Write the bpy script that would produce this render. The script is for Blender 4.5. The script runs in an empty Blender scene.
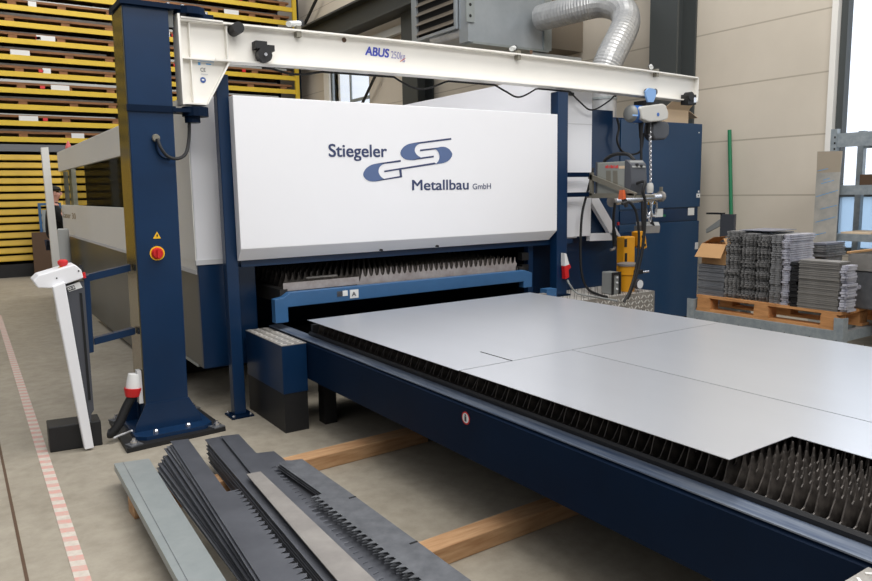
import bpy, bmesh, math, random
from mathutils import Vector, Matrix
random.seed(7)
COL = bpy.context.scene.collection
SC = bpy.context.scene

# ------------------------------------------------------------------ camera maths
F, YAW, PITCH, ROLL = 723.69, math.radians(33.626), math.radians(7.806), math.radians(0.9837)
CX, CY, H = 436.0, 290.5, 1.60
fw = Vector((math.sin(YAW)*math.cos(PITCH), math.cos(YAW)*math.cos(PITCH), -math.sin(PITCH)))
rt0 = Vector((math.cos(YAW), -math.sin(YAW), 0)); dn0 = fw.cross(rt0)
rt = math.cos(ROLL)*rt0 + math.sin(ROLL)*dn0
dn = -math.sin(ROLL)*rt0 + math.cos(ROLL)*dn0
EYE = Vector((0, 0, H))
def at(px, py, x=None, y=None, z=None):
    """photo measurement -> point of the place on a known plane"""
    d = rt*((px-CX)/F) + dn*((py-CY)/F) + fw
    t = (x-EYE.x)/d.x if x is not None else (y-EYE.y)/d.y if y is not None else (z-EYE.z)/d.z
    return EYE + d*t
cam = bpy.data.cameras.new('camera'); co = bpy.data.objects.new('camera', cam); COL.objects.link(co)
cam.sensor_width = 36; cam.lens = 36*F/872; cam.clip_start = .05; cam.clip_end = 200
co.matrix_world = Matrix(((rt.x, -dn.x, -fw.x, EYE.x), (rt.y, -dn.y, -fw.y, EYE.y), (rt.z, -dn.z, -fw.z, EYE.z), (0, 0, 0, 1)))
SC.camera = co

# ------------------------------------------------------------------ materials
def srgb(c):
    def f(v):
        v /= 255.0
        return v/12.92 if v <= .04045 else ((v+.055)/1.055)**2.4
    return (f(c[0]), f(c[1]), f(c[2]), 1)
def mat(name, rgb, rough=.5, metal=0.0, noise=0.0, scale=8.0, rgb2=None, bump=0.0, bscale=60.0, stretch=None, spec=.5, alpha=1.0, trans=0.0, emit=0.0, coat=0.0):
    m = bpy.data.materials.new(name); m.use_nodes = True
    nt = m.node_tree; b = nt.nodes['Principled BSDF']
    b.inputs['Base Color'].default_value = srgb(rgb)
    b.inputs['Roughness'].default_value = rough; b.inputs['Metallic'].default_value = metal
    b.inputs['Specular IOR Level'].default_value = spec
    b.inputs['Alpha'].default_value = alpha
    b.inputs['Transmission Weight'].default_value = trans
    b.inputs['Coat Weight'].default_value = coat
    if emit:
        b.inputs['Emission Color'].default_value = srgb(rgb); b.inputs['Emission Strength'].default_value = emit
    if noise or rgb2:
        tc = nt.nodes.new('ShaderNodeTexCoord'); mp = nt.nodes.new('ShaderNodeMapping'); n = nt.nodes.new('ShaderNodeTexNoise')
        nt.links.new(tc.outputs['Object'], mp.inputs['Vector']); nt.links.new(mp.outputs['Vector'], n.inputs['Vector'])
        if stretch: mp.inputs['Scale'].default_value = stretch
        n.inputs['Scale'].default_value = scale; n.inputs['Detail'].default_value = 6; n.inputs['Roughness'].default_value = .6
        r = nt.nodes.new('ShaderNodeValToRGB')
        c1 = srgb(rgb); c2 = srgb(rgb2) if rgb2 else tuple(max(0, v*(1-noise)) for v in c1[:3])+(1,)
        r.color_ramp.elements[0].position = .32; r.color_ramp.elements[1].position = .68
        r.color_ramp.elements[0].color = c2; r.color_ramp.elements[1].color = c1
        nt.links.new(n.outputs['Fac'], r.inputs['Fac']); nt.links.new(r.outputs['Color'], b.inputs['Base Color'])
    if bump:
        tc = nt.nodes.new('ShaderNodeTexCoord'); n = nt.nodes.new('ShaderNodeTexNoise'); bp = nt.nodes.new('ShaderNodeBump')
        n.inputs['Scale'].default_value = bscale; n.inputs['Detail'].default_value = 4
        nt.links.new(tc.outputs['Object'], n.inputs['Vector']); nt.links.new(n.outputs['Fac'], bp.inputs['Height'])
        bp.inputs['Strength'].default_value = bump; bp.inputs['Distance'].default_value = .01
        nt.links.new(bp.outputs['Normal'], b.inputs['Normal'])
    return m
M = {}
M['blue'] = mat('blue_paint', (14, 46, 80), .3, noise=.22, scale=2.5, spec=.45)
M['blue_dark'] = mat('dark_shaded_blue_paint', (4, 27, 52), .5, noise=.3, scale=2.0, spec=.12)  # the blue paint with shade put into its colour, also for dark parts
M['blue_lit'] = mat('lit_blue_paint', (54, 98, 142), .4, noise=.15, scale=5)  # the same blue paint, brightened as if strongly lit
M['blue_cab'] = mat('cabinet_blue_paint', (20, 60, 96), .33, noise=.12, scale=1.2)
M['scuffed'] = mat('scuffed_blue_steel', (128, 136, 148), .4, .3, rgb2=(62, 78, 104), scale=3.0, stretch=(14, .8, 3))
M['white'] = mat('white_paint', (232, 232, 235), .45, noise=.02, scale=1.0)
M['white_side'] = mat('white_side_paint', (234, 232, 226), .5, noise=.03, scale=1.0)
M['white_trim'] = mat('white_trim_paint', (205, 205, 206), .5)
M['cream'] = mat('cream_paint', (238, 235, 228), .45, noise=.03, scale=3)
M['panel_grey'] = mat('dark_grey_panel', (70, 72, 70), .3, .15, noise=.15, scale=1.5)
M['black'] = mat('black_plastic', (24, 24, 26), .55, noise=.2, scale=20)
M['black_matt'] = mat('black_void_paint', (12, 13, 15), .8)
M['rubber'] = mat('black_rubber', (20, 20, 22), .6)
M['letter'] = mat('navy_lettering', (52, 62, 98), .5)
M['logo'] = mat('slate_blue_logo', (84, 103, 142), .5)
M['steel_sheet'] = mat('bright_sheet_steel', (206, 209, 215), .30, .62, rgb2=(200, 203, 209), scale=1.5, stretch=(1, .25, 1))
M['slat'] = mat('burnt_slat_steel', (104, 97, 91), .5, .25, rgb2=(52, 48, 45), scale=30)
M['slat_light'] = mat('bare_slat_steel', (176, 168, 164), .5, .3, rgb2=(150, 140, 135), scale=15)
M['strip'] = mat('hot_rolled_strip_steel', (102, 104, 110), .42, .5, rgb2=(84, 86, 92), scale=4)
M['strip_light'] = mat('weathered_strip_steel', (158, 153, 147), .5, .35, rgb2=(135, 130, 126), scale=5)
M['strip_rough'] = mat('dull_strip_steel', (112, 114, 118), .5, .4, rgb2=(88, 90, 94), scale=12)
M['galv'] = mat('galvanised_steel', (160, 166, 165), .42, .4, rgb2=(150, 157, 157), scale=12)
M['galv_dark'] = mat('galvanised_frame_steel', (164, 172, 176), .45, .3, rgb2=(140, 150, 156), scale=18)
M['tread'] = mat('aluminium_tread_plate', (170, 165, 158), .4, .35, rgb2=(146, 141, 134), scale=30)
M['tread_hi'] = mat('raised_tread_lozenges', (236, 233, 228), .3, .4)
M['wood'] = mat('rough_pine', (190, 152, 112), .8, rgb2=(156, 114, 76), scale=4, stretch=(1, 9, 9))
M['wood_pallet'] = mat('pallet_wood', (206, 150, 96), .75, rgb2=(164, 112, 66), scale=5, stretch=(7, 1, 7))
M['wood_rack'] = mat('rack_pallet_wood', (150, 104, 66), .8, rgb2=(104, 70, 44), scale=3, stretch=(1, 6, 6))
M['yellow'] = mat('yellow_rack_paint', (218, 184, 52), .5, noise=.12, scale=2)
M['yellow_tray'] = mat('yellow_tray_paint', (204, 166, 44), .5, noise=.2, scale=1.5)
M['dark_metal'] = mat('dark_rack_metal', (46, 44, 42), .6, .2, noise=.3, scale=4)
M['rack_grey'] = mat('grey_rack_header', (104, 106, 110), .5)
M['sheet_dark'] = mat('stored_sheet_metal', (96, 92, 88), .5, .3, rgb2=(60, 56, 52), scale=3)
M['sheet_pale'] = mat('stored_bright_sheet', (170, 172, 170), .45, .4)
M['paper'] = mat('white_paper', (222, 222, 220), .8)
M['red'] = mat('red_plastic', (200, 32, 34), .4)
M['salmon'] = mat('salmon_lens', (222, 110, 105), .4)
M['yellow_plastic'] = mat('yellow_plastic', (240, 186, 28), .45)
M['orange_tool'] = mat('amber_yellow_plastic', (228, 158, 24), .45, noise=.1, scale=6)
M['orange'] = mat('orange_clamp', (205, 95, 50), .5)
M['card'] = mat('brown_cardboard', (190, 148, 102), .85, noise=.08, scale=3)
M['card_light'] = mat('light_cardboard', (214, 190, 160), .85, noise=.05, scale=3)
M['brown'] = mat('brown_board', (84, 62, 44), .6)
M['hoist_blue'] = mat('hoist_blue', (40, 96, 170), .4)
M['hoist_pale'] = mat('hoist_pale_blue', (130, 170, 220), .45)
M['hoist_grey'] = mat('hoist_grey', (196, 194, 188), .5)
M['grey'] = mat('mid_grey_plastic', (138, 140, 138), .5)
M['grey_dk'] = mat('charcoal_plastic', (70, 72, 78), .45)
M['welder'] = mat('welder_grey_paint', (142, 144, 138), .45)
M['bracket'] = mat('bare_bracket_steel', (128, 124, 112), .5, .3)
M['chrome'] = mat('bright_metal', (205, 205, 208), .25, .9)
M['duct'] = mat('galvanised_duct', (196, 196, 194), .42, .5, rgb2=(170, 171, 172), scale=6)
M['unit'] = mat('galvanised_casing', (176, 182, 186), .4, .4, rgb2=(156, 163, 168), scale=1.6)
M['unit_brown'] = mat('dull_brown_casing', (118, 108, 94), .6)
M['col_grey'] = mat('anthracite_steelwork', (66, 70, 70), .55)
M['col_black'] = mat('dark_grey_steelwork', (34, 36, 37), .6)  # dark grey of the diagonal brace rods
M['runway'] = mat('runway_grey_steel', (58, 60, 58), .6)
M['pale_steel'] = mat('pale_steelwork', (196, 198, 196), .5)
M['green'] = mat('green_pole_paint', (30, 120, 80), .5)
M['abus_blue'] = mat('blue_print', (62, 76, 180), .5)
M['abus_pale'] = mat('faded_violet_print', (150, 146, 190), .5)
M['sticker_blue'] = mat('sticker_light_blue', (92, 168, 226), .5)
M['sticker_navy'] = mat('sticker_navy', (52, 84, 150), .5)
M['gold'] = mat('gold_print', (140, 112, 66), .5)
M['red_print'] = mat('red_print', (208, 66, 66), .5)
M['tape_red'] = mat('worn_red_tape', (206, 150, 140), .8, rgb2=(190, 168, 156), scale=30)
M['tape_white'] = mat('worn_white_tape', (204, 196, 184), .8, rgb2=(188, 178, 166), scale=30)
M['film'] = mat('film_covered_sheet', (200, 196, 186), .4, .2, rgb2=(150, 150, 146), scale=3)
M['film_top'] = mat('bare_top_of_sheet', (172, 160, 142), .4, .2)
M['cut'] = mat('sawn_sheet_edges', (150, 150, 150), .5, .3, rgb2=(100, 100, 102), scale=18)
M['cut_dark'] = mat('dark_sawn_sheet_edges', (166, 165, 164), .5, .25, rgb2=(84, 83, 83), scale=30)
M['cut_plain'] = mat('plain_grey_sheet', (136, 139, 144), .5, .3, rgb2=(114, 117, 122), scale=5)
M['cut_blue'] = mat('bluish_grey_sheet', (150, 152, 164), .42, .4, rgb2=(128, 130, 142), scale=6)
M['cut_white'] = mat('bright_ragged_edges', (208, 208, 216), .4, .2, rgb2=(160, 160, 172), scale=9)
M['cut_stone'] = mat('warm_grey_sheet', (146, 143, 138), .5, .3, rgb2=(122, 119, 115), scale=6)
M['skin'] = mat('skin', (224, 166, 146), .6)
M['shirt'] = mat('black_cloth', (18, 18, 20), .9)
M['jeans'] = mat('dark_jeans', (34, 38, 52), .9)
M['column_side'] = mat('column_side_rack_reflection', (120, 112, 88), .18, .8)  # olive tint stands for the yellow rack mirrored in the blue column
M['hair'] = mat('black_hair', (20, 17, 15), .8)
M['gun'] = mat('gauge_face', (226, 228, 230), .4)

def glass_mat(name, rgb, alpha_mix):
    m = bpy.data.materials.new(name); m.use_nodes = True; nt = m.node_tree
    out = nt.nodes['Material Output']; nt.nodes.remove(nt.nodes['Principled BSDF'])
    t = nt.nodes.new('ShaderNodeBsdfTransparent'); t.inputs['Color'].default_value = srgb(rgb)
    g = nt.nodes.new('ShaderNodeBsdfGlossy'); g.inputs['Roughness'].default_value = .03
    mx = nt.nodes.new('ShaderNodeMixShader'); mx.inputs[0].default_value = .025
    nt.links.new(t.outputs[0], mx.inputs[1]); nt.links.new(g.outputs[0], mx.inputs[2])
    nt.links.new(mx.outputs[0], out.inputs['Surface'])
    return m
M['glass_dark'] = glass_mat('tinted_glass', (222, 222, 214), .5)
M['glass'] = glass_mat('clear_window_glass', (250, 252, 255), .9)
def frosted():
    m = bpy.data.materials.new('frosted_blue_glass'); m.use_nodes = True; nt = m.node_tree
    out = nt.nodes['Material Output']; nt.nodes.remove(nt.nodes['Principled BSDF'])
    a = nt.nodes.new('ShaderNodeBsdfTranslucent'); a.inputs['Color'].default_value = srgb((206, 222, 238))
    b = nt.nodes.new('ShaderNodeBsdfTransparent'); b.inputs['Color'].default_value = srgb((206, 222, 236))
    mx = nt.nodes.new('ShaderNodeMixShader'); mx.inputs[0].default_value = .45
    nt.links.new(a.outputs[0], mx.inputs[1]); nt.links.new(b.outputs[0], mx.inputs[2]); nt.links.new(mx.outputs[0], out.inputs['Surface'])
    return m
M['frosted'] = frosted()

def wall_mat():
    m = mat('concrete_wall_panels', (214, 204, 188), .85, rgb2=(204, 194, 178), scale=.8)
    nt = m.node_tree; b = nt.nodes['Principled BSDF']
    src = b.inputs['Base Color'].links[0].from_socket
    g = nt.nodes.new('ShaderNodeNewGeometry'); sx = nt.nodes.new('ShaderNodeSeparateXYZ'); nt.links.new(g.outputs['Position'], sx.inputs[0])
    a = nt.nodes.new('ShaderNodeMath'); a.operation = 'SUBTRACT'; a.inputs[1].default_value = .16; nt.links.new(sx.outputs['Z'], a.inputs[0])
    d = nt.nodes.new('ShaderNodeMath'); d.operation = 'DIVIDE'; d.inputs[1].default_value = .66; nt.links.new(a.outputs[0], d.inputs[0])
    f = nt.nodes.new('ShaderNodeMath'); f.operation = 'FRACT'; nt.links.new(d.outputs[0], f.inputs[0])
    l = nt.nodes.new('ShaderNodeMath'); l.operation = 'LESS_THAN'; l.inputs[1].default_value = .026; nt.links.new(f.outputs[0], l.inputs[0])
    mx = nt.nodes.new('ShaderNodeMixRGB'); mx.inputs[2].default_value = srgb((176, 166, 150)); nt.links.new(l.outputs[0], mx.inputs[0]); nt.links.new(src, mx.inputs[1])
    nt.links.new(mx.outputs[0], b.inputs['Base Color'])
    return m
M['wall'] = wall_mat()
def floor_mat():
    m = mat('concrete_floor', (168, 160, 145), .55, rgb2=(152, 144, 129), scale=1.3, spec=.35)
    nt = m.node_tree; b = nt.nodes['Principled BSDF']; src = b.inputs['Base Color'].links[0].from_socket
    n = nt.nodes.new('ShaderNodeTexNoise'); n.inputs['Scale'].default_value = 9; n.inputs['Detail'].default_value = 8; n.inputs['Roughness'].default_value = .7
    tc = nt.nodes.new('ShaderNodeTexCoord'); nt.links.new(tc.outputs['Object'], n.inputs['Vector'])
    r = nt.nodes.new('ShaderNodeValToRGB'); r.color_ramp.elements[0].position = .35; r.color_ramp.elements[1].position = .62
    r.color_ramp.elements[0].color = (.80, .79, .78, 1); r.color_ramp.elements[1].color = (1, 1, 1, 1)
    nt.links.new(n.outputs['Fac'], r.inputs['Fac'])
    mx = nt.nodes.new('ShaderNodeMixRGB'); mx.blend_type = 'MULTIPLY'; mx.inputs[0].default_value = 1
    nt.links.new(src, mx.inputs[1]); nt.links.new(r.outputs[0], mx.inputs[2]); nt.links.new(mx.outputs[0], b.inputs['Base Color'])
    return m
M['floor'] = floor_mat()

# ------------------------------------------------------------------ object helpers
ORG = {}
def tag(o, label=None, cat=None, group=None, kind=None):
    if label: o['label'] = label
    if cat: o['category'] = cat
    if group: o['group'] = group
    if kind: o['kind'] = kind
    return o
def thing(name, loc, label, cat, group=None):
    o = bpy.data.objects.new(name, None); COL.objects.link(o); o.location = loc; o.empty_display_size = .1
    ORG[o.name] = Vector(loc)
    return tag(o, label, cat, group)
class MB:
    def __init__(s): s.v = []; s.f = []
    def add(s, vs, fs):
        b = len(s.v); s.v += [Vector(v) for v in vs]; s.f += [tuple(b+i for i in f) for f in fs]; return s
    def box(s, x0, x1, y0, y1, z0, z1, rz=0, c=None):
        vs = [(x, y, z) for z in (z0, z1) for x, y in ((x0, y0), (x1, y0), (x1, y1), (x0, y1))]
        if rz:
            cx, cy = c or ((x0+x1)/2, (y0+y1)/2); ca, sa = math.cos(rz), math.sin(rz)
            vs = [(cx+(x-cx)*ca-(y-cy)*sa, cy+(x-cx)*sa+(y-cy)*ca, z) for x, y, z in vs]
        return s.add(vs, [(3, 2, 1, 0), (4, 5, 6, 7), (0, 1, 5, 4), (1, 2, 6, 5), (2, 3, 7, 6), (3, 0, 4, 7)])
    def prism(s, pts, vec):
        """pts: closed 3D polygon, extruded by vec"""
        n = len(pts); vec = Vector(vec); p = [Vector(q) for q in pts]
        return s.add(p+[q+vec for q in p], [tuple(range(n))[::-1], tuple(range(n, 2*n))]+[(i, (i+1) % n, n+(i+1) % n, n+i) for i in range(n)])
    def poly(s, pts): return s.add(pts, [tuple(range(len(pts)))])
    def tube(s, pts, r, n=8, cap=True):
        pts = [Vector(p) for p in pts]; rings = []
        up = Vector((.123, .31, .94)).normalized(); u = None
        for i, p in enumerate(pts):
            t = ((pts[min(i+1, len(pts)-1)]-pts[max(i-1, 0)])).normalized()
            if u is None:
                u = t.cross(up)
                if u.length < .05: u = t.cross(Vector((1, 0, 0)))
            u = (u-t*u.dot(t)).normalized(); w = t.cross(u)
            rr = r[i] if isinstance(r, (list, tuple)) else r
            rings.append([p+(u*math.cos(a)+w*math.sin(a))*rr for a in [2*math.pi*k/n for k in range(n)]])
        vs = [v for g in rings for v in g]; fs = []
        for i in range(len(rings)-1):
            for k in range(n):
                fs.append((i*n+k, i*n+(k+1) % n, (i+1)*n+(k+1) % n, (i+1)*n+k))
        if cap: fs += [tuple(range(n))[::-1], tuple((len(rings)-1)*n+k for k in range(n))]
        return s.add(vs, fs)
    def lathe(s, c, prof, n=20, axis='z'):
        """prof: (radius, height) pairs"""
        c = Vector(c); vs = []; fs = []
        for r, h in prof:
            for k in range(n):
                a = 2*math.pi*k/n; q = (r*math.cos(a), r*math.sin(a))
                vs.append(c+(Vector((q[0], q[1], h)) if axis == 'z' else Vector((q[0], h, q[1])) if axis == 'y' else Vector((h, q[0], q[1]))))
        for i in range(len(prof)-1):
            for k in range(n): fs.append((i*n+k, i*n+(k+1) % n, (i+1)*n+(k+1) % n, (i+1)*n+k))
        fs += [tuple(range(n))[::-1], tuple((len(prof)-1)*n+k for k in range(n))]
        return s.add(vs, fs)
    def build(s, name, m, parent=None, bevel=0, smooth=False, label=None):
        if parent is not None: o0 = ORG[parent.name]
        else:
            lo = [min(v[i] for v in s.v) for i in range(3)]; hi = [max(v[i] for v in s.v) for i in range(3)]
            o0 = Vector(((lo[0]+hi[0])/2, (lo[1]+hi[1])/2, lo[2]))
        me = bpy.data.meshes.new(name); me.from_pydata([v-o0 for v in s.v], [], s.f)
        bm = bmesh.new(); bm.from_mesh(me); bmesh.ops.recalc_face_normals(bm, faces=bm.faces); bm.to_mesh(me); bm.free()
        me.materials.append(M[m] if isinstance(m, str) else m)
        o = bpy.data.objects.new(name, me); COL.objects.link(o)
        if parent is not None:
            o.parent = parent
        else: o.location = o0
        ORG[o.name] = o0
        if smooth:
            for p in me.polygons: p.use_smooth = True
            try: me.set_sharp_from_angle(angle=math.radians(40))
            except Exception: pass
        if bevel:
            bv = o.modifiers.new('bevel', 'BEVEL'); bv.width = bevel; bv.segments = 2; bv.limit_method = 'ANGLE'
        if label: o['label'] = label
        return o
def struct(name, b, m, **k): return tag(b.build(name, m, **k), kind='structure')
def box1(name, m, parent, *a, **k):
    return MB().box(*a).build(name, m, parent, **k)
def copy_tree(o, parent=None):
    c = o.copy(); COL.objects.link(c)
    if parent is not None: c.parent = parent
    ORG[c.name] = ORG[o.name]
    for ch in list(o.children): copy_tree(ch, c)
    return c
FONT_DG = []
def text(body, name, m, parent, p0, width, height, face='-y', bold=.0, shear=0.0, tilt=0.0, depth=.001):
    """lettering whose baseline starts at p0, fitted to width (m) and capital height (m)"""
    cu = bpy.data.curves.new(name, 'FONT'); cu.body = body; cu.size = 1; cu.shear = shear; cu.fill_mode = 'FRONT'; cu.resolution_u = 6
    t = bpy.data.objects.new(name+'_tmp', cu); COL.objects.link(t)
    dg = bpy.context.evaluated_depsgraph_get(); me = bpy.data.meshes.new_from_object(t.evaluated_get(dg)); 
    bpy.data.objects.remove(t); bpy.data.curves.remove(cu)
    xs = [v.co.x for v in me.vertices]; x0, x1 = min(xs), max(xs)
    sx = width/(x1-x0); sy = height/.73; o0 = ORG[parent.name]
    ax = {'-y': (Vector((1, 0, 0)), Vector((0, 0, 1)), Vector((0, -1, 0))), '-x': (Vector((0, -1, 0)), Vector((0, 0, 1)), Vector((-1, 0, 0)))}[face]
    u = ax[0]*math.cos(tilt)+ax[1]*math.sin(tilt); w = ax[1]*math.cos(tilt)-ax[0]*math.sin(tilt)
    for v in me.vertices:
        v.co = Vector(p0)+u*((v.co.x-x0)*sx)+w*(v.co.y*sy)+ax[2]*depth-o0
    if bold:      # thicken the strokes
        src = [(v.co.copy()) for v in me.vertices]; fs = [tuple(p.vertices) for p in me.polygons]; vs = []; f2 = []
        for kk, (du, dw) in enumerate(((-1, -.6), (1, -.6), (-1, .6), (1, .6), (0, 0))):
            b0 = len(vs); vs += [c+u*(du*bold*sx*.8)+w*(dw*bold*sy*.8)+ax[2]*(.00015*kk) for c in src]; f2 += [tuple(i+b0 for i in f) for f in fs]
        me = bpy.data.meshes.new(name); me.from_pydata(vs, [], f2)
    me.materials.clear(); me.materials.append(M[m])
    for p in me.polygons: p.material_index = 0
    o = bpy.data.objects.new(name, me); COL.objects.link(o); o.parent = parent; ORG[o.name] = o0
    return o
def bez(pts, n=10):
    """smooth curve through points (Catmull-Rom)"""
    P = [Vector(p) for p in pts]; P = [P[0]*2-P[1]]+P+[P[-1]*2-P[-2]]; out = []
    for i in range(1, len(P)-2):
        for k in range(n):
            t = k/n; a, b, c, d = P[i-1], P[i], P[i+1], P[i+2]
            out.append(.5*((2*b)+(c-a)*t+(2*a-5*b+4*c-d)*t*t+(3*b-a-3*c+d)*t**3))
    return out+[P[-2]]
ORD = ['topmost', 'second', 'third', 'fourth', 'fifth', 'sixth', 'seventh', 'eighth', 'ninth', 'tenth', 'eleventh', 'twelfth', 'thirteenth', 'fourteenth', 'fifteenth', 'sixteenth', 'seventeenth', 'eighteenth', 'nineteenth', 'twentieth']
def nth(i):
    if i < 20: return ORD[i]
    t = ['twenty', 'thirty'][(i+1)//10-2]; u = (i+1) % 10
    return (t+'-'+['', 'first', 'second', 'third', 'fourth', 'fifth', 'sixth', 'seventh', 'eighth', 'ninth'][u]) if u else {20: 'twentieth', 30: 'thirtieth'}[i+1]

# ------------------------------------------------------------------ the setting
struct('floor', MB().box(-7, 13, -7, 21, -.1, 0), 'floor')
w = MB(); X0, X1 = 8.0, 8.25
w.box(X0, X1, 4.30, 14.55, 0, 7).box(X0, X1, 16.5, 21, 0, 7).box(X0, X1, -7, 1.2, 0, 7)
w.box(X0, X1, 1.2, 4.30, 0, .85).box(X0, X1, 1.2, 4.30, 4.9, 7)
w.box(X0, X1, 14.55, 16.5, 0, 2.2).box(X0, X1, 14.55, 16.5, 4.75, 7)
struct('wall_right', w, 'wall')
struct('wall_back', MB().box(-7, 8.25, 20.0, 20.2, 0, 7), 'wall')
def window(name, y0, y1, z0, z1, mull, trans, m='galv_dark', t=.07, xb=8.12):
    f = MB()
    f.box(8.02, xb, y0, y0+t, z0, z1).box(8.02, xb, y1-t, y1, z0, z1).box(8.02, xb, y0+t, y1-t, z0, z0+t).box(8.02, xb, y0+t, y1-t, z1-t, z1)
    for y in mull: f.box(8.03, xb-.01, y-.035, y+.035, z0+t, z1-t)
    for (a, b, z) in trans: f.box(8.03, xb-.01, a, b, z-.035, z+.035)
    o = struct(name, f, m)
    return o
w1 = window('window_1', 1.2, 4.23, .85, 4.9, (1.9,), ((1.27, 4.16, 1.5),), 'col_grey')
def child(b, name, m, par): return b.build(name, m, par)
child(MB().box(8.06, 8.07, 1.27, 4.16, 1.53, 4.83), 'upper_pane', 'glass', w1)
child(MB().box(8.06, 8.07, 1.27, 4.16, .92, 1.47), 'lower_pane', 'frosted', w1)
struct('trim_1', MB().box(7.96, 8.2, 4.235, 4.30, .85, 4.9), 'cream')
w2 = window('window_2', 14.55, 16.5, 2.2, 4.75, (15.54,), ((14.62, 15.5, 3.72),), t=.06, xb=8.07)
child(MB().box(8.045, 8.05, 14.62, 16.43, 2.27, 4.68), 'pane', 'glass', w2)
struct('trim_2', MB().box(7.95, 8.2, 16.5, 16.8, 2.2, 4.75), 'cream')
# steel frame of the hall
def hcol(name, y0, y1):
    b = MB().box(7.6, 7.63, y0, y1, 0, 7).box(7.95, 7.98, y0, y1, 0, 7).box(7.63, 7.95, (y0+y1)/2-.01, (y0+y1)/2+.01, 0, 7)
    return struct(name, b, 'col_grey')
hcol('trim_3', 6.0, 6.42)
hcol('trim_4', 11.95, 12.5)
struct('trim_5', MB().box(7.35, 7.75, 9.7, 19.5, 5.02, 5.06).box(7.53, 7.57, 9.7, 19.5, 5.06, 5.5).box(7.35, 7.75, 9.7, 19.5, 5.5, 5.54), 'runway')
struct('trim_6', MB().box(7.7, 7.8, 10.0, 15.4, 4.72, 4.86), 'pale_steel')
struct('trim_7', MB().tube([at(377.5, 71, x=7.85), at(362, 104, x=7.85)], .035, 6), 'col_black')
struct('trim_8', MB().tube([at(318, -4, x=7.8), at(300, 34, x=7.8)], .04, 6), 'col_black')
struct('trim_9', MB().box(.125, .139, -3, 12.0, 0, .0015), 'brown')
# worn floor tape
tp = thing('floor_tape', (.38, 6.5, 0), 'worn red and white striped hazard tape stuck along the floor', 'tape')
r_, w_ = MB(), MB(); y = 1.5; k = 0
while y < 11.6:
    xa = .298+(y-3.2)*.0125; d = .055
    (r_ if k % 2 else w_).add([(xa, y, .002), (xa+.06, y-.02, .002), (xa+.06+d*.013, y+d-.02, .002), (xa+d*.013, y+d, .002)], [(0, 1, 2, 3)])
    y += d; k += 1
r_.build('red_stripes', 'tape_red', tp); w_.build('white_stripes', 'tape_white', tp)

# ------------------------------------------------------------------ laser cutting machine
LM = thing('laser_cutting_machine', (3.2, 8.0, 0), 'large white and blue enclosed laser cutting machine with company lettering on its front', 'machine')
XS = 1.45; YF = 5.3
box1('upper_side_band', 'white_side', LM, XS, XS+.05, YF+.02, 12.65, 2.0, 2.29, bevel=.004)
lb = box1('lower_side_band', 'white_side', LM, XS, XS+.05, YF+.02, 12.65, 1.06, 1.49, bevel=.004)
box1('side_trim', 'white_trim', LM, XS-.004, XS+.05, YF+.02, 12.65, 1.03, 1.06)
text('Laser 30', 'lettering', 'gold', lb, (XS, 12.55, 1.30), 1.35, .085, face='-x', bold=.015)
box1('side_window', 'glass_dark', LM, XS+.02, XS+.03, YF+.1, 12.6, 1.49, 2.0)
box1('window_upright', 'pale_steel', LM, XS+.06, XS+.12, 11.75, 12.02, .05, 2.28)
box1('window_upright', 'grey', LM, XS+.06, XS+.12, 12.58, 12.64, .0, 2.0)
MB().box(XS+.01, XS+.05, 6.3, 12.6, .05, 1.03).box(XS+.01, XS+.05, YF+.02, 6.3, .33, 1.03).build('lower_side_panel', 'panel_grey', LM)
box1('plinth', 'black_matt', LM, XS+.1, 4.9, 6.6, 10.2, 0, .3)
box1('bottom_lip', 'galv', LM, XS+.005, XS+.06, 5.45, 6.3, .315, .335)
# enclosure walls
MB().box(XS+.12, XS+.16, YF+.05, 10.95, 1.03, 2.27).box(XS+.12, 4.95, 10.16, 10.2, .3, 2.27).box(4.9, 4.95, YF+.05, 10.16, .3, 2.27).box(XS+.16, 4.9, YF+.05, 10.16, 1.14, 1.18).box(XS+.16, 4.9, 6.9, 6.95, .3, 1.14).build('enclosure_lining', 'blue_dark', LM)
box1('roof', 'white', LM, XS+.02, 4.95, YF, 10.2, 2.27, 2.30)
# left front corner panel and blue base
box1('corner_panel', 'white', LM, XS, 1.9, YF-.01, YF+.03, 1.13, 2.29, bevel=.006)
box1('corner_side', 'white_side', LM, XS-.006, XS, YF, YF+.5, 1.13, 2.29)
box1('corner_trim', 'white_trim', LM, XS-.008, 1.9, YF-.018, YF+.01, 1.10, 1.135)
box1('front_base', 'blue', LM, XS+.005, 1.88, YF-.01, YF+.04, .33, 1.10, bevel=.006)
box1('front_base', 'blue_dark', LM, 4.5, 5.0, YF-.06, YF+.04, .33, 1.14, bevel=.006)
box1('header_beam', 'blue', LM, 1.70, 4.95, 5.066, 5.14, 1.085, 1.13)
box1('gate_jamb', 'blue', LM, 4.46, 4.52, 5.14, 5.2, .62, 1.08)
box1('guide_block', 'black', LM, 4.37, 4.45, 5.12, 5.18, .95, 1.02)
box1('guide_block', 'black', LM, 4.37, 4.45, 5.12, 5.18, .86, .91)
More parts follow.
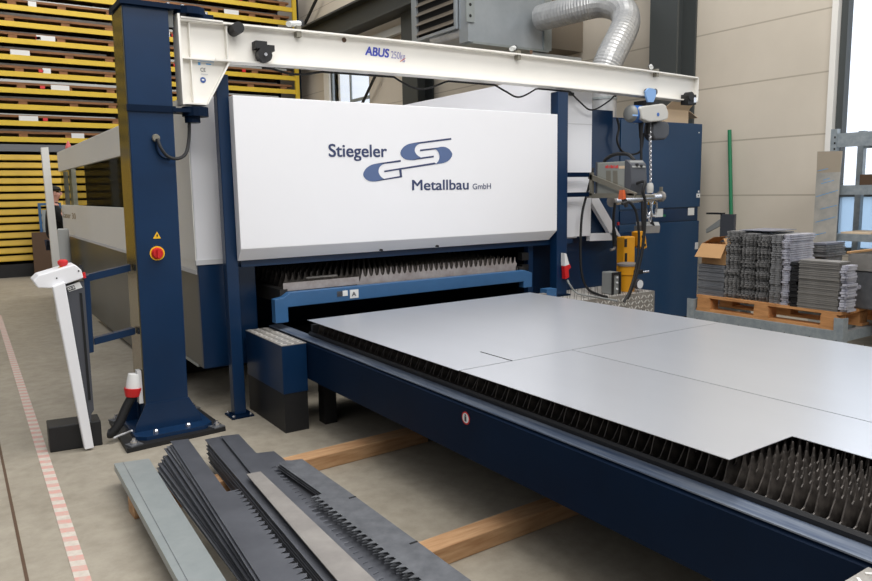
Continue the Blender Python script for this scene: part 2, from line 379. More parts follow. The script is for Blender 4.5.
# front cover: big folded white sheet
YC = 4.95
cv = MB()
prof = [(YC, 2.27), (YC, 1.222), (YC+.075, 1.135), (YC+.09, 1.135), (YC+.09, 2.27)]
xl, xr = 1.664, 4.645
cv.add([(xl, a, b) for a, b in prof]+[(xr if i not in (2, 3) else xr-.03, a, b) for i, (a, b) in enumerate(prof)],
       [(4, 3, 2, 1, 0), (5, 6, 7, 8, 9)]+[(i, (i+1) % 5, 5+(i+1) % 5, 5+i) for i in range(5)])
cover = cv.build('front_cover', 'white', LM, bevel=.004)
MB().tube([at(381, 250, y=5.0)+Vector((0, -.02, 0)), at(381, 250, y=5.0)+Vector((0, .02, 0))], .008, 8).build('screw', 'black', cover)
MB().tube([at(437, 246, y=5.0)+Vector((0, -.02, 0)), at(437, 246, y=5.0)+Vector((0, .02, 0))], .008, 8).build('screw', 'black', cover)
# lettering and emblem of the front cover
def fit(body, a, b, top, m, bold):
    p = at(*a, y=YC); q = at(*b, y=YC); t = at(*top, y=YC)
    text(body, 'lettering', m, cover, p, q.x-p.x, t.z-p.z, bold=bold, tilt=math.atan2(q.z-p.z, q.x-p.x), depth=.002)
fit('Stiegeler', (329.0, 156.6), (386.8, 156.9), (329.2, 143.3), 'letter', .022)
fit('Metallbau', (412.3, 190.2), (468.4, 189.3), (412.5, 179.3), 'letter', .02)
fit('GmbH', (472.6, 189.3), (490.8, 188.7), (472.6, 183.4), 'letter', .008)
def zz(pts, s, ox, oy): return [(ox+x/s, oy+y/s) for x, y in pts]
A2 = lambda p: zz(p, 7.267, 380, 132)
A1 = lambda p: zz(p, 10.9, 320, 132)
def smooth2(p, n=5): return [(v.x, v.y) for v in bez([(a, b, 0) for a, b in p], n)]
def emblem(px, m='logo'):
    MB().poly([at(x, y, y=YC)+Vector((0, -.002, 0)) for x, y in px]).build('emblem', m, cover)
emblem(smooth2(A2([(250, 78), (200, 90), (165, 115), (147, 150), (160, 182), (190, 200), (232, 205), (262, 202), (300, 188)]))+smooth2(A2([(300, 188), (270, 168), (252, 138), (258, 108), (278, 90), (305, 82)])))
emblem(A2([(250, 78), (517, 43), (517, 56), (300, 83)]), 'letter')
emblem(A2([(232, 205), (390, 184), (390, 172), (290, 186)]), 'letter')
emblem(A2([(290, 128), (425, 112), (425, 123), (290, 140)]), 'letter')
emblem(smooth2(A2([(410, 116), (440, 108), (475, 110), (505, 128), (524, 160), (510, 195), (472, 222), (405, 235)]))+smooth2(A2([(405, 235), (426, 205), (431, 175), (422, 145), (405, 127), (380, 122)])))
emblem(A2([(412, 233), (30, 292), (30, 281), (395, 222)]), 'letter')
emblem(smooth2(A1([(620, 343), (560, 358), (500, 398), (470, 455), (485, 500), (530, 532), (590, 540), (650, 532), (710, 520)]))+smooth2(A1([(710, 520), (665, 488), (638, 440), (645, 390), (672, 360), (715, 342)])))
emblem(A1([(620, 343)])+A2([(150, 203), (150, 217)])+A1([(700, 347)]), 'letter')
emblem(A1([(590, 540)])+A2([(160, 329), (160, 317)])+A1([(690, 512)]), 'letter')
emblem(A2([(138, 275), (155, 272), (160, 320), (144, 322)]), 'letter')
# right flank
MB().box(4.95, 5.12, YC+.22, 10.2, 1.12, 2.70).build('flank_panel', 'white', LM, bevel=.004)
box1('flank_front', 'white', LM, 4.82, 5.245, YC+.16, YC+.21, 1.14, 2.62)
box1('flank_vent', 'black', LM, 4.93, 5.0, YC+.155, YC+.162, 2.47, 2.50)
box1('flank_seam', 'white_trim', LM, 4.83, 5.24, YC+.157, YC+.162, 2.21, 2.216)
yg = YC+.16
g = MB()
g.prism([at(591, 190, y=yg), at(597, 195, y=yg), at(623, 240, y=yg), at(614, 240, y=yg), at(592, 203, y=yg)], (0, .05, 0))
g.prism([at(590, 233.5, y=yg), at(614, 233, y=yg), at(623, 240, y=yg), at(590, 241, y=yg)], (0, .05, 0))
g.build('flank_gusset', 'white', LM)
box1('flank_base', 'blue', LM, 4.82, 6.05, YC+.30, YC+.36, .0, 1.14)
box1('flank_infill', 'blue', LM, 5.24, 5.62, YC+.24, YC+.27, 1.14, 2.37)
bc = MB().lathe((1.56, 12.2, 2.29), [(.045, 0), (.045, .05), (.03, .1), (.005, .15)], 10).build('signal_lamp', 'salmon', LM, smooth=True, label='salmon red signal lamp')

# ------------------------------------------------------------------ blue posts beside the machine
def post(x, z0, z1, label, bracket):
    t = thing('support_post', (x, 5.0, z0), label, 'post', 'blue posts at the machine front')
    box1('column_tube', 'blue', t, x-.043, x+.043, 5.056, 5.136, z0+.012, z1, bevel=.005)
    pl = box1('foot_plate', 'blue_dark', t, x-.085, x+.08, 4.99, 5.16, z0, z0+.012)
    for dx in (-.065, .06):
        for dy in (-.065, .065): MB().lathe((x+dx, 5.075+dy, z0+.012), [(.011, 0), (.011, .01), (.005, .014)], 8).build('bolt', 'chrome', pl)
    return t
post(1.632, 0, 2.42, 'slim blue square post bolted to the floor left of the lettered cover', False)
RP = thing('support_post', (4.725, 5.0, .604), 'blue post at the right end of the lettered cover carrying the welder bracket', 'post', 'blue posts at the machine front')
box1('column_tube', 'blue', RP, 4.655, 4.785, 4.96, 5.055, .616, 2.474, bevel=.005)
box1('foot_plate', 'blue_dark', RP, 4.64, 4.815, 4.94, 5.09, .604, .616)
xb_ = 5.07
def BX(px, x=xb_): return at(*px, x=x)
for za in (1.525, 1.71): box1('bracket_bar', 'blue_dark', RP, 4.785, xb_+.03, 4.965, 5.0, za, za+.042)
box1('bracket_post', 'bracket', RP, xb_, xb_+.03, 4.93, 4.963, 1.53, 1.75)
MB().prism([BX((588, 174.5)), BX((591, 174.5)), BX((636, 193)), BX((634, 197.5)), BX((588, 178.7))], (.02, 0, 0)).build('bracket_arm', 'bracket', RP)
MB().prism([BX((586, 193.5)), BX((634, 193.2)), BX((634, 198)), BX((586, 197.8))], (.02, 0, 0)).build('bracket_arm', 'bracket', RP)
pe_ = BX((634, 197)); ps_ = BX((590, 197))
box1('bracket_tray', 'bracket', RP, xb_+.02, xb_+.28, pe_.y, ps_.y, pe_.z-.01, pe_.z+.012)

# ------------------------------------------------------------------ pallet changer, slat pallets, sheets
PC = thing('pallet_changer', (3.0, 2.6, 0), 'long low blue frame with scuffed top edges carrying the outer slat pallet', 'frame')
XL = 1.927
b = MB(); b.prism([(XL, 0, .35), (XL+.12, 0, .35), (XL+.12, 0, .60), (XL+.02, 0, .61), (XL, 0, .595)], (0, 5.2, 0))
sr = b.build('side_rail', 'blue_dark', PC)
box1('rail_top', 'scuffed', PC, XL+.004, XL+.104, 0, 5.2, .611, .616)
b = MB(); b.prism([(4.10, 0, .02), (4.22, 0, .02), (4.22, 0, .60), (4.20, 0, .61), (4.10, 0, .61)], (0, 5.0, 0)); b.build('side_rail', 'blue_dark', PC)  # rail runs down as an added, unseen apron that darkens the floor beneath
box1('cross_member', 'blue_dark', PC, XL+.12, 4.10, 4.75, 4.87, .35, .55)
box1('cross_member', 'blue_dark', PC, XL+.12, 4.10, .02, .14, .35, .55)
box1('scrap_tray', 'black_matt', PC, XL+.12, 4.10, .14, 4.75, .44, .46)
for yy in (4.55, .3):
    for x0 in (XL+.12, 4.01): box1('leg', 'black', PC, x0, x0+.09, yy-.05, yy+.05, 0, .44)
c = Vector((XL-.001, 2.662, .543))
d = MB().lathe(c, [(.031, -.0005), (.031, .0)], 24, 'x').build('warning_disc', 'red', sr, label='round red and white prohibition sticker')
MB().lathe(c+Vector((-.001, 0, 0)), [(.024, -.0005), (.024, .0)], 24, 'x').build('disc_face', 'paper', d)
MB().box(XL-.004, XL-.003, 2.655, 2.669, .528, .552).box(XL-.004, XL-.003, 2.657, 2.667, .554, .562).build('disc_symbol', 'grey_dk', d)
box1('end_block', 'blue_lit', PC, 4.44, 4.56, 4.86, 4.95, .62, .70)

def slat_mesh(name, x0, x1, zb, zt, tooth, phase, flat=0.0, seed=0):
    """one slat standing on edge along X with a row of pointed teeth"""
    rnd = random.Random(seed); top = []; x = x0
    top += [(x0, zb+.022), (x0+.022+phase*.4, zb+.030)]
    x = x0+.05+phase; val = zt-.064
    while x < x1-tooth*.5:
        h = zt-rnd.random()*.006
        q = tooth*.5
        top += [(x-q*.55, val+.009), (x-q*.28, val+.028), (x-.003, h-.006), (x-.001, h), (x+.001, h), (x+.003, h-.006), (x+q*.28, val+.028), (x+q*.55, val+.009), (x+q, val)]
        x += tooth
    top += [(x1-.02, zb+.03), (x1, zb+.022)]
    t = .0022; n = len(top); vs = []; fs = []
    for a, zz_ in top: vs += [(a, -t, zz_), (a, t, zz_), (a, -t, zb), (a, t, zb)]
    for i in range(n-1):
        p, q = 4*i, 4*i+4
        fs += [(p, q, q+2, p+2), (p+1, p+3, q+3, q+1), (p, p+1, q+1, q)]
    return vs, fs
def slat_pallet(root, x0, x1, zb, zt, ys, m, tooth=.047, rest=()):
    """each slat is a part; beyond a hundred the remainder is one part"""
    meshes = []
    for k in range(4):
        vs, fs = slat_mesh('slat', x0, x1, zb, zt, tooth, (k % 2)*.022+(k//2)*.006, seed=k)
        me = bpy.data.meshes.new('slat'); me.from_pydata(vs, [], fs); me.materials.append(M[m]); meshes.append(me)
    o0 = ORG[root.name]
    for i, y in enumerate(ys):
        o = bpy.data.objects.new('slat', meshes[i % 4]); COL.objects.link(o); o.parent = root; o.location = (-o0.x, y-o0.y, -o0.z); ORG[o.name] = o0
    if rest:
        b = MB()
        for i, y in enumerate(rest):
            vs, fs = slat_mesh('slat', x0, x1, zb, zt, tooth, (i % 2)*.022, seed=i); b.add([(v[0], v[1]+y, v[2]) for v in vs], fs)
        o = b.build('slat', m, root); o['kind'] = 'stuff'
SP = thing('slat_pallet', (3.0, 2.5, .6), 'outer pallet of spiked black support slats under the bright sheets', 'pallet', 'slat pallets of the laser machine')
b = MB()
b.prism([(XL+.086, .2, .617), (XL+.104, .2, .617), (XL+.104, .2, .640), (XL+.095, .2, .642), (XL+.086, .2, .632)], (0, 4.45, 0))
b.prism([(4.089, .2, .606), (4.099, .2, .606), (4.099, .2, .64), (4.089, .2, .64)], (0, 4.45, 0))
b.box(XL+.106, 4.089, 4.62, 4.65, .606, .69).box(XL+.106, 4.089, .2, .23, .606, .69)
b.build('pallet_frame', 'black', SP)
slat_pallet(SP, XL+.106, 4.088, .605, .7375, [4.585-.0381*i for i in range(100)], 'slat', .047, [4.585-.0381*i for i in range(100, 113)])
for px in ((279+31, 317.5), (437+6, 302.3), (520, 292)):
    p = at(*px, z=.70); MB().box(p.x-.03, p.x+.05, 4.60, 4.64, .69, .715).build('stop_clip', 'strip_light', SP)

zs = .7385
def sheet(pts, label, name='metal_sheet', gap=None):
    return tag(MB().prism([(x, y, zs) for x, y in pts], (0, 0, .0022)).build(name, 'steel_sheet'), label, 'sheet', 'bright sheets on the outer slat pallet')
sheet([(1.972, 4.565), (1.972, 2.782), (2.300, 2.782), (2.300, 3.05), (2.312, 3.05), (2.312, 2.782), (4.012, 2.782), (4.012, 4.6)], 'full-width bright sheet nearest the machine opening with a short black slit')
sheet([(1.978, 2.776), (1.986, 1.322), (2.352, 1.328), (2.335, .35), (2.716, .35), (2.716, 2.776)], 'bright sheet on the near left side with a corner cut away above the spikes')
sheet([(2.7215, 2.776), (2.7215, .35), (4.0, .35), (4.012, 2.776)], 'bright sheet on the far right side of the long dark seam')
# pallet inside the machine
PA = thing('slat_pallet', (3.1, 5.9, .78), 'inner spiked slat pallet with blue front beam marked A inside the machine opening', 'pallet', 'slat pallets of the laser machine')
fb = MB(); fb.prism([(1.90, 4.97, .665), (2.0, 4.97, .665), (2.0, 4.97, .775), (4.26, 4.97, .778), (4.26, 4.97, .72), (4.36, 4.97, .72), (4.36, 4.97, .85), (4.28, 4.97, .878), (2.02, 4.97, .882), (1.97, 4.97, .85), (1.90, 4.97, .84)], (0, .07, 0))
fbo = fb.build('front_beam', 'blue_lit', PA, bevel=.004)
def plate(c0, c1, m, name, body=None):
    p = at(*c0, y=4.968); q = at(*c1, y=4.968)
    o = MB().box(p.x, q.x, 4.967, 4.969, q.z, p.z).build(name, m, fbo)
    if body: text(body, 'lettering', 'grey_dk', o, (p.x+.2*(q.x-p.x), 4.966, q.z+.25*(p.z-q.z)), .5*(q.x-p.x), .5*(p.z-q.z), bold=.02)
    return o
plate((349.8, 290), (358.6, 297.5), 'paper', 'letter_plate', 'A')
plate((337, 291.5), (342.4, 296.2), 'grey_dk', 'number_plate', '03')
plate((342.6, 290.8), (347.8, 295.6), 'paper', 'number_plate')
box1('side_beam', 'dark_metal', PA, 1.97, 2.03, 5.04, 6.85, .80, .90)
box1('side_beam', 'dark_metal', PA, 4.27, 4.33, 5.04, 6.85, .80, .90)
box1('plain_plate', 'slat_light', PA, 2.0, 2.63, 5.045, 5.05, .885, .945)
box1('loose_bar', 'strip_light', PA, 2.22, 2.48, 5.12, 5.15, .955, .965)
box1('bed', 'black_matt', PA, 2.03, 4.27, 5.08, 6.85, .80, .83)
o0 = ORG[PA.name]
ys = [5.06+.05*i for i in range(34)]
slat_pallet(PA, 2.04, 4.26, .86, 1.0, ys[3:], 'slat', .052)
vs, fs = slat_mesh('slat', 2.62, 4.26, .875, 1.0, .052, 0, seed=3)
for k, yy in enumerate(ys[:3]):
    MB().add([(v[0], v[1]+yy, v[2]) for v in vs], fs).build('slat', 'slat_light' if k == 0 else 'slat', PA)

# ------------------------------------------------------------------ step boxes and platform with tread plate
def lozenges(o):
    o.data.materials.append(M['tread_hi'])
    for p in o.data.polygons[6:]: p.material_index = 1
def step_box(x0, x1, y0, y1, z, label, dark=.27):
    t = thing('step_box', ((x0+x1)/2, (y0+y1)/2, 0), label, 'step', 'tread plate steps')
    box1('plinth', 'black', t, x0+.004, x1-.004, y0+.004, y1, 0, dark)
    box1('body', 'blue', t, x0, x1, y0, y1, dark, z-.004, bevel=.003)
    tr = MB().box(x0, x1, y0, y1, z-.004, z); k = 0
    nx = max(2, int((x1-x0)/.045)); ny = max(2, int((y1-y0)/.045))
    for i in range(nx):
        for j in range(ny):
            cx, cy = x0+(i+.5)*(x1-x0)/nx, y0+(j+.5)*(y1-y0)/ny
            a = .785 if (i+j) % 2 else -.785
            tr.box(cx-.016, cx+.016, cy-.004, cy+.004, z, z+.003, rz=a)
    lozenges(tr.build('tread_plate', 'tread', t))
    return t
step_box(1.745, 1.922, 4.482, 5.19, .603, 'blue step box with tread plate top at the left corner of the machine mouth')
step_box(1.80, 1.922, .2, .862, .603, 'pale tread plate step at the bottom right corner of the view', dark=.3)
PT = thing('tread_platform', (5.0, 5.0, 0), 'low tread plate platform to the right of the machine mouth under the welder', 'platform')
tr = MB().box(4.26, 5.655, 4.645, 5.235, .012, .6)
for i in range(30):
    for j in range(13):
        cx, cy = 4.28+i*.046, 4.665+j*.045
        tr.box(cx-.016, cx+.016, cy-.004, cy+.004, .6, .603, rz=.785 if (i+j) % 2 else -.785)
for i in range(30):
    for j in range(12):
        cx, cz = 4.28+i*.046, .05+j*.046; a = .785 if (i+j) % 2 else -.785; ca, sa = math.cos(a), math.sin(a)
        tr.prism([(cx+u*ca-v*sa, 4.642, cz+u*sa+v*ca) for u, v in ((-.018, -.005), (.018, -.005), (.018, .005), (-.018, .005))], (0, .003, 0))
lozenges(tr.build('tread_deck', 'tread', PT))
box1('kick_base', 'black', PT, 4.28, 5.64, 4.66, 5.22, 0, .012)

# ------------------------------------------------------------------ jib crane
JC = thing('jib_crane', (1.1, 5.1, 0), 'blue column jib crane with long cream arm reaching over the machine', 'crane')
col = MB().box(.967, 1.243, 4.95, 4.975, .05, 2.78).box(.967, 1.243, 5.225, 5.25, .05, 2.78).box(.985, 1.01, 4.975, 5.225, .05, 2.78).box(1.2, 1.225, 4.975, 5.225, .05, 2.78)
for v in col.v: v.x += .013*(v.z-.4)
cl = col.build('column_tube', 'blue', JC, bevel=.004)
sd = MB().box(.960, .967, 4.955, 5.245, .24, 2.77)
for v in sd.v: v.x += .013*(v.z-.4)
sd.build('column_side', 'column_side', JC)  # added plate carrying the tinted reflection of the rack
box1('column_cap', 'blue_dark', JC, .98, 1.30, 4.92, 5.28, 2.78, 2.81)
bp = MB(); bp.prism([(.79, 4.725, 0), (1.435, 4.785, 0), (1.41, 5.40, 0), (.81, 5.46, 0)], (0, 0, .03)); bp.build('floor_plate', 'black', JC)
fl = MB().prism([(.87, 4.86, .03), (.93, 4.81, .03), (1.31, 4.82, .03), (1.37, 4.88, .03), (1.37, 5.3, .03), (1.31, 5.36, .03), (.93, 5.36, .03), (.87, 5.3, .03)], (0, 0, .025)).build('base_flange', 'blue', JC)
for yy in (4.944, 5.25): MB().prism([(.885, yy, .055), (1.325, yy, .055), (1.315, yy, .10), (1.245, yy, .235), (.965, yy, .235), (.895, yy, .10)], (0, .006, 0)).build('base_gusset', 'blue', JC)
for (bx, by, r) in ((.845, 4.775, .04), (1.385, 4.82, .04), (.85, 5.40, .04), (1.37, 5.35, .04)):
    nb = MB().box(bx-r, bx+r, by-r, by+r, .03, .038, rz=.3).build('washer', 'strip_rough', JC)
    MB().lathe((bx, by, .038), [(.022, 0), (.022, .02), (.012, .02), (.012, .035)], 6).build('nut', 'chrome', nb)
for bx, by in ((1.0, 4.865), (1.21, 4.87), (.93, 5.3)): MB().lathe((bx, by, .055), [(.018, 0), (.018, .016), (.008, .024)], 6).build('nut', 'chrome', JC)
# collar, pivot brackets
MB().box(.98, 1.28, 4.935, 4.95, 2.135, 2.175).box(1.26, 1.47, 4.93, 5.08, 2.14, 2.165).lathe((1.42, 5.0, 2.12), [(.085, 0), (.085, .06)], 16).lathe((1.40, 5.0, 2.08), [(.05, 0), (.05, .05)], 16).build('lower_pivot', 'blue_dark', JC)
MB().box(1.243, 1.40, 4.93, 5.07, 2.785, 2.81).lathe((1.42, 5.0, 2.765), [(.10, 0), (.10, .045)], 16).box(1.40, 1.56, 4.94, 5.02, 2.745, 2.775).build('upper_pivot', 'blue_dark', JC)
box1('pivot_web', 'grey', JC, 1.245, 1.31, 4.985, 5.0, 2.68, 2.78)
for x in (1.28, 1.37, 1.47, 1.52): MB().lathe((x, 4.97, 2.81 if x < 1.4 else 2.78), [(.014, 0), (.014, .016)], 6).build('bolt', 'chrome', JC)
# arm
arm = MB()
zt, zb_ = 2.722, 2.494; XE = 6.62
arm.box(1.34, XE, 4.993, 5.007, zb_, zt)
arm.box(1.34, XE, 4.94, 5.06, zt, zt+.012)
arm.box(1.64, XE, 4.94, 5.06, zb_-.012, zb_)
arm.box(XE-.008, XE, 4.94, 5.06, zb_, zt)
def camber(x): return .028*max(0, 4*(x-1.34)/(XE-1.34)*(XE-x)/(XE-1.34))
arm = MB(); N_ = 24
for i in range(N_):
    xa, xb = 1.34+(XE-1.34)*i/N_, 1.34+(XE-1.34)*(i+1)/N_; ca, cb = camber(xa), camber(xb)
    for (ya, yb2, za, zb3) in ((4.993, 5.007, zb_, zt), (4.94, 5.06, zt, zt+.012), (4.94, 5.06, zb_-.012, zb_)):
        if za < zb_ and xb < 1.66: continue
        arm.add([(xa, ya, za+ca), (xb, ya, za+cb), (xb, yb2, za+cb), (xa, yb2, za+ca), (xa, ya, zb3+ca), (xb, ya, zb3+cb), (xb, yb2, zb3+cb), (xa, yb2, zb3+ca)],
                [(3, 2, 1, 0), (4, 5, 6, 7), (0, 1, 5, 4), (2, 3, 7, 6)]+([(3, 0, 4, 7)] if i == 0 else [])+([(1, 2, 6, 5)] if i == N_-1 else []))
arm.box(XE, XE+.008, 4.94, 5.06, zb_, zt)
ar = arm.build('arm_beam', 'cream', JC)
k = MB()
k.box(1.325, 1.34, 4.93, 5.07, 2.19, 2.76)
k.prism([(1.34, 4.99, 2.205), (1.49, 4.99, 2.205), (1.655, 4.99, 2.49), (1.34, 4.99, 2.49)], (0, .014, 0))
k.box(1.34, 1.65, 4.95, 5.05, 2.485, 2.495).box(1.34, 1.49, 4.95, 5.05, 2.195, 2.207)
k.prism([(1.487, 4.95, 2.2), (1.497, 4.95, 2.2), (1.665, 4.95, 2.49), (1.652, 4.95, 2.49)], (0, .10, 0))
k.box(1.40, 1.406, 4.955, 4.99, 2.207, 2.72).box(1.645, 1.652, 4.955, 4.99, 2.49, 2.722)
k.box(1.345, 1.62, 4.93, 5.07, 2.734, 2.744)
k.build('arm_bracket', 'cream', JC)
def ydisc(px, r, h, name, m, par, y=4.985, n=18):
    p = at(*px, y=y); return MB().lathe(p, [(r, -h), (r, 0)], n, 'y').build(name, m, par, smooth=True)
ydisc((233, 31), .038, .12, 'rubber_buffer', 'rubber', ar)
p = at(262, 50, y=4.95)
sb = MB().box(p.x-.06, p.x+.02, 4.90, 4.98, p.z, p.z+.05).box(p.x-.02, p.x+.075, 4.905, 4.98, p.z-.01, p.z+.03).lathe((p.x, 4.96, p.z-.04), [(.05, -.07), (.05, 0)], 16, 'y').build('end_stop', 'rubber', ar)
MB().lathe((p.x, 4.885, p.z-.04), [(.012, -.005), (.012, 0)], 8, 'y').build('stop_bolt', 'chrome', sb)
p = at(687, 100, y=4.95)
sb = MB().box(p.x-.06, p.x+.07, 4.89, 4.98, p.z-.05, p.z+.05).lathe((p.x-.02, 4.95, p.z+.03), [(.045, -.07), (.045, 0)], 14, 'y').build('end_stop', 'rubber', ar)
MB().box(p.x+.02, p.x+.06, 4.88, 4.892, p.z-.03, p.z+.02).build('stop_bolt', 'chrome', sb)
for a, bb in (((297, 76), (316, 67)), ((652, 75), (684, 71)), ((514, 48), (533, 37))):
    p = at(*a, y=5.02); q = at(*bb, y=5.02); q.y = 5.25; p.y = 4.97; p.z = 2.785+camber(p.x); q.y = 5.10; q.z = p.z+.028; q.x = p.x+.07
    p = p+Vector((-.07, 0, -.016)); o = MB().tube([p, q], .02, 10).build('cable_tube', 'pale_steel', ar)
    e = (q-p).normalized(); MB().tube([q, q+e*.04], .024, 10).build('tube_cap', 'rubber', o)
    MB().box(p.x+.05, p.x+.085, 4.945, 4.99, p.z-.085, p.z-.01).build('clamp', 'bracket', o)
for px in ((344, 40), (531, 52)): ydisc(px, .018, .004, 'bolt_plug', 'brown', ar, 4.992, 10)
def on(px, y): return at(*px, y=y)
p, q = on((365.3, 54.8), 4.992), on((389, 57.6), 4.992)
text('ABUS', 'lettering', 'abus_blue', ar, p, q.x-p.x, .066, bold=.04, shear=.15, tilt=math.atan2(q.z-p.z, q.x-p.x))
p, q = on((391, 58), 4.992), on((405, 60), 4.992)
text('250kg', 'lettering', 'abus_pale', ar, p, q.x-p.x, .056, bold=.01, tilt=math.atan2(q.z-p.z, q.x-p.x))
p = on((400, 62), 4.99); MB().prism([p, p+Vector((.05, 0, .03)), p+Vector((.05, 0, .035)), p+Vector((0, 0, .006))], (0, -.001, 0)).build('scratch', 'orange', ar)
def dec(c0, c1, m, y=4.988, par=None, name='sticker'):
    p = at(*c0, y=y); q = at(*c1, y=y); return MB().box(p.x, q.x, y-.001, y, q.z, p.z).build(name, m, par or JC)
s_ = dec((197.6, 59), (214.2, 65.5), 'paper')
dec((198, 60), (214, 62.2), 'sticker_blue', 4.9868, s_, 'sticker_band'); dec((198, 62.2), (200.5, 65.2), 'sticker_blue', 4.9868, s_, 'sticker_band'); dec((206, 63.4), (211, 65), 'sticker_blue', 4.9868, s_, 'sticker_band')
p = on((200.5, 71.5), 4.988); text('CE', 'lettering', 'grey_dk', JC, p, .034, .026)
dec((201, 73.5), (208, 75), 'white_trim')
pp = on((203, 80), 4.988); r0 = MB().lathe(pp, [(.019, -.001), (.019, 0)], 18, 'y').build('round_sticker', 'sticker_navy', JC)
MB().box(pp.x-.008, pp.x+.008, pp.y-.0025, pp.y-.0015, pp.z-.004, pp.z+.006).build('sticker_symbol', 'paper', r0)
# signs and main switch on the column
tri = [at(*q, y=4.949) for q in ((157.0, 231.6), (160.9, 238.4), (153.0, 238.6))]
t0 = MB().prism(tri, (0, -.001, 0)).build('warning_triangle', 'yellow_plastic', JC)
MB().prism([at(157.3, 233.6, y=4.947), at(157.9, 235.5, y=4.947), at(157.1, 237.6, y=4.947), at(156.4, 235.3, y=4.947)], (0, -.001, 0)).build('flash_symbol', 'black', t0)
p = at(157.2, 253.3, y=4.949)
sw = MB().lathe(p, [(.047, -.004), (.047, 0)], 24, 'y').build('switch_plate', 'yellow_plastic', JC)
MB().lathe(p+Vector((0, -.004, 0)), [(.028, -.028), (.038, -.004), (.039, 0)], 24, 'y').build('switch_rotor', 'red', sw, smooth=True)
MB().box(p.x-.008, p.x+.012, p.y-.05, p.y-.03, p.z-.03, p.z+.03).build('switch_grip', 'red', sw)
# cable gland and short cable on the column
p = at(156, 138, y=4.93)
MB().lathe(p, [(.022, -.012), (.026, 0), (.02, .02)], 12, 'y').build('cable_gland', 'bracket', JC)
cab = bez([(at(157.5, 139, y=4.90)), at(161, 148, y=4.88), at(168, 156.5, y=4.88), at(178, 158.5, y=4.9), at(186, 153, y=4.94), at(189, 138, y=4.98), at(189.3, 118, y=5.0)], 8)
MB().tube(cab, .011, 8).build('cable', 'rubber', JC)
MB().tube(bez([p+Vector((-.005, -.01, -.01)), at(156.5, 148, y=4.945), at(161, 156, y=4.94), at(170, 159, y=4.945)], 6), .007, 6).build('cable', 'blue_dark', JC)

# festoon cable hanging under the arm
fp_ = []
for pts in (((262, 66), (300, 74.5), (345, 66)), ((386, 70.5), (402, 82), (424, 89), (457, 77)), ((488, 80.5), (505, 91), (520, 97), (541, 86)), ((567, 88.5), (580, 102), (592, 110), (609, 101), (616, 93.5))):
    for v in bez([at(*t, y=5.03) for t in pts], 8):
        v.z = min(v.z, zb_-.026+camber(v.x)); fp_.append(v)
tag(MB().tube(fp_, .008, 6).build('festoon_cable', 'rubber'), 'thin black cable hanging in loops beneath the cream crane arm', 'cable')

# ------------------------------------------------------------------ chain hoist on the arm
HO = thing('chain_hoist', (5.95, 5.0, 2.2), 'blue and grey electric chain hoist hanging from the cream crane arm', 'hoist')
def Y5(px, y=5.0): return at(*px, y=y)
pa = [Y5(q, 4.895) for q in ((646, 91), (649, 88), (653, 88.5), (656, 90), (656, 96), (653.5, 102), (648.5, 102), (646.5, 97))]
tw = MB().prism(pa, (0, .02, 0)).build('trolley_plate', 'hoist_pale', HO)
MB().box(5.80, 5.98, 4.92, 5.08, 2.41, 2.455).build('trolley_yoke', 'rubber', HO)
for x in (5.86, 5.95): MB().lathe((x, 4.96, 2.545), [(.03, -.025), (.03, .02)], 14, 'y').build('trolley_wheel', 'grey_dk', HO)
MB().lathe((5.63, 5.0, 2.325), [(.05, 0), (.075, .012), (.084, .03), (.084, .045)], 22, 'x').build('motor_cap', 'grey', HO, smooth=True)
mo = MB().lathe((5.675, 5.0, 2.325), [(.085, 0), (.085, .17)], 22, 'x').build('motor', 'hoist_blue', HO, smooth=True)
dec((632.5, 114.3), (638, 116.3), 'hoist_pale', 4.912, mo, 'motor_badge')
hh = [Y5(q, 4.9) for q in ((640, 108), (643, 106), (651, 105), (663, 103.5), (666, 105), (669, 113), (668, 119), (662, 121), (650, 122), (642, 119))]
ho = MB().prism(hh, (0, .2, 0)).build('housing', 'hoist_grey', HO, bevel=.012)
pp = Y5((658, 114.5), 4.9); MB().lathe(pp, [(.018, -.004), (.018, 0)], 16, 'y').build('housing_badge', 'hoist_blue', ho)
bag = [Y5(q, 4.98) for q in ((653, 124), (660, 121), (668, 121.5), (670, 126), (669.5, 135), (666, 139.5), (655, 140), (652, 134))]
MB().prism(bag, (0, .12, 0)).build('chain_bag', 'grey_dk', HO, bevel=.02)
MB().lathe(Y5((641, 128)), [(.016, -.1), (.03, .09)], 10).lathe(Y5((648, 129)), [(.016, -.05), (.03, .06)], 10).build('strain_relief', 'rubber', HO, smooth=True)
ch = MB()
p0 = Y5((650, 122)); p1 = Y5((650.5, 183))
nl = 26
for i in range(nl):
    c = p0.lerp(p1, (i+.5)/nl); hl = (p0.z-p1.z)/nl*.62
    rr = [(math.cos(a)*.012, math.sin(a)*hl) for a in [2*math.pi*k/8 for k in range(9)]]
    ch.tube([c+(Vector((x, 0, z)) if i % 2 else Vector((0, x, z))) for x, z in rr], .0055, 5)
ch.build('chain', 'chrome', HO)
MB().lathe(Y5((650, 188)), [(.03, -.05), (.035, -.02), (.035, .02), (.025, .05)], 14).build('hook_block', 'hoist_grey', HO, smooth=True)
hk = [Y5(q, 5.0) for q in ((650, 191), (652.5, 194), (653, 197), (650.5, 199), (648, 197))]
MB().tube(bez(hk, 5), .012, 8).build('hook', 'hoist_blue', HO, smooth=True)
MB().tube([Y5((641, 128)), Y5((641.5, 180), 4.98), Y5((643, 236), 4.97)], .014, 8).build('control_cable', 'rubber', HO)
pd = [Y5(q, 4.93) for q in ((637.5, 232), (643, 231), (645.5, 233), (647.2, 247.5), (644, 249.5), (639, 246))]
pdn = MB().prism(pd, (0, .08, 0)).build('control_pendant', 'orange_tool', HO, bevel=.006)
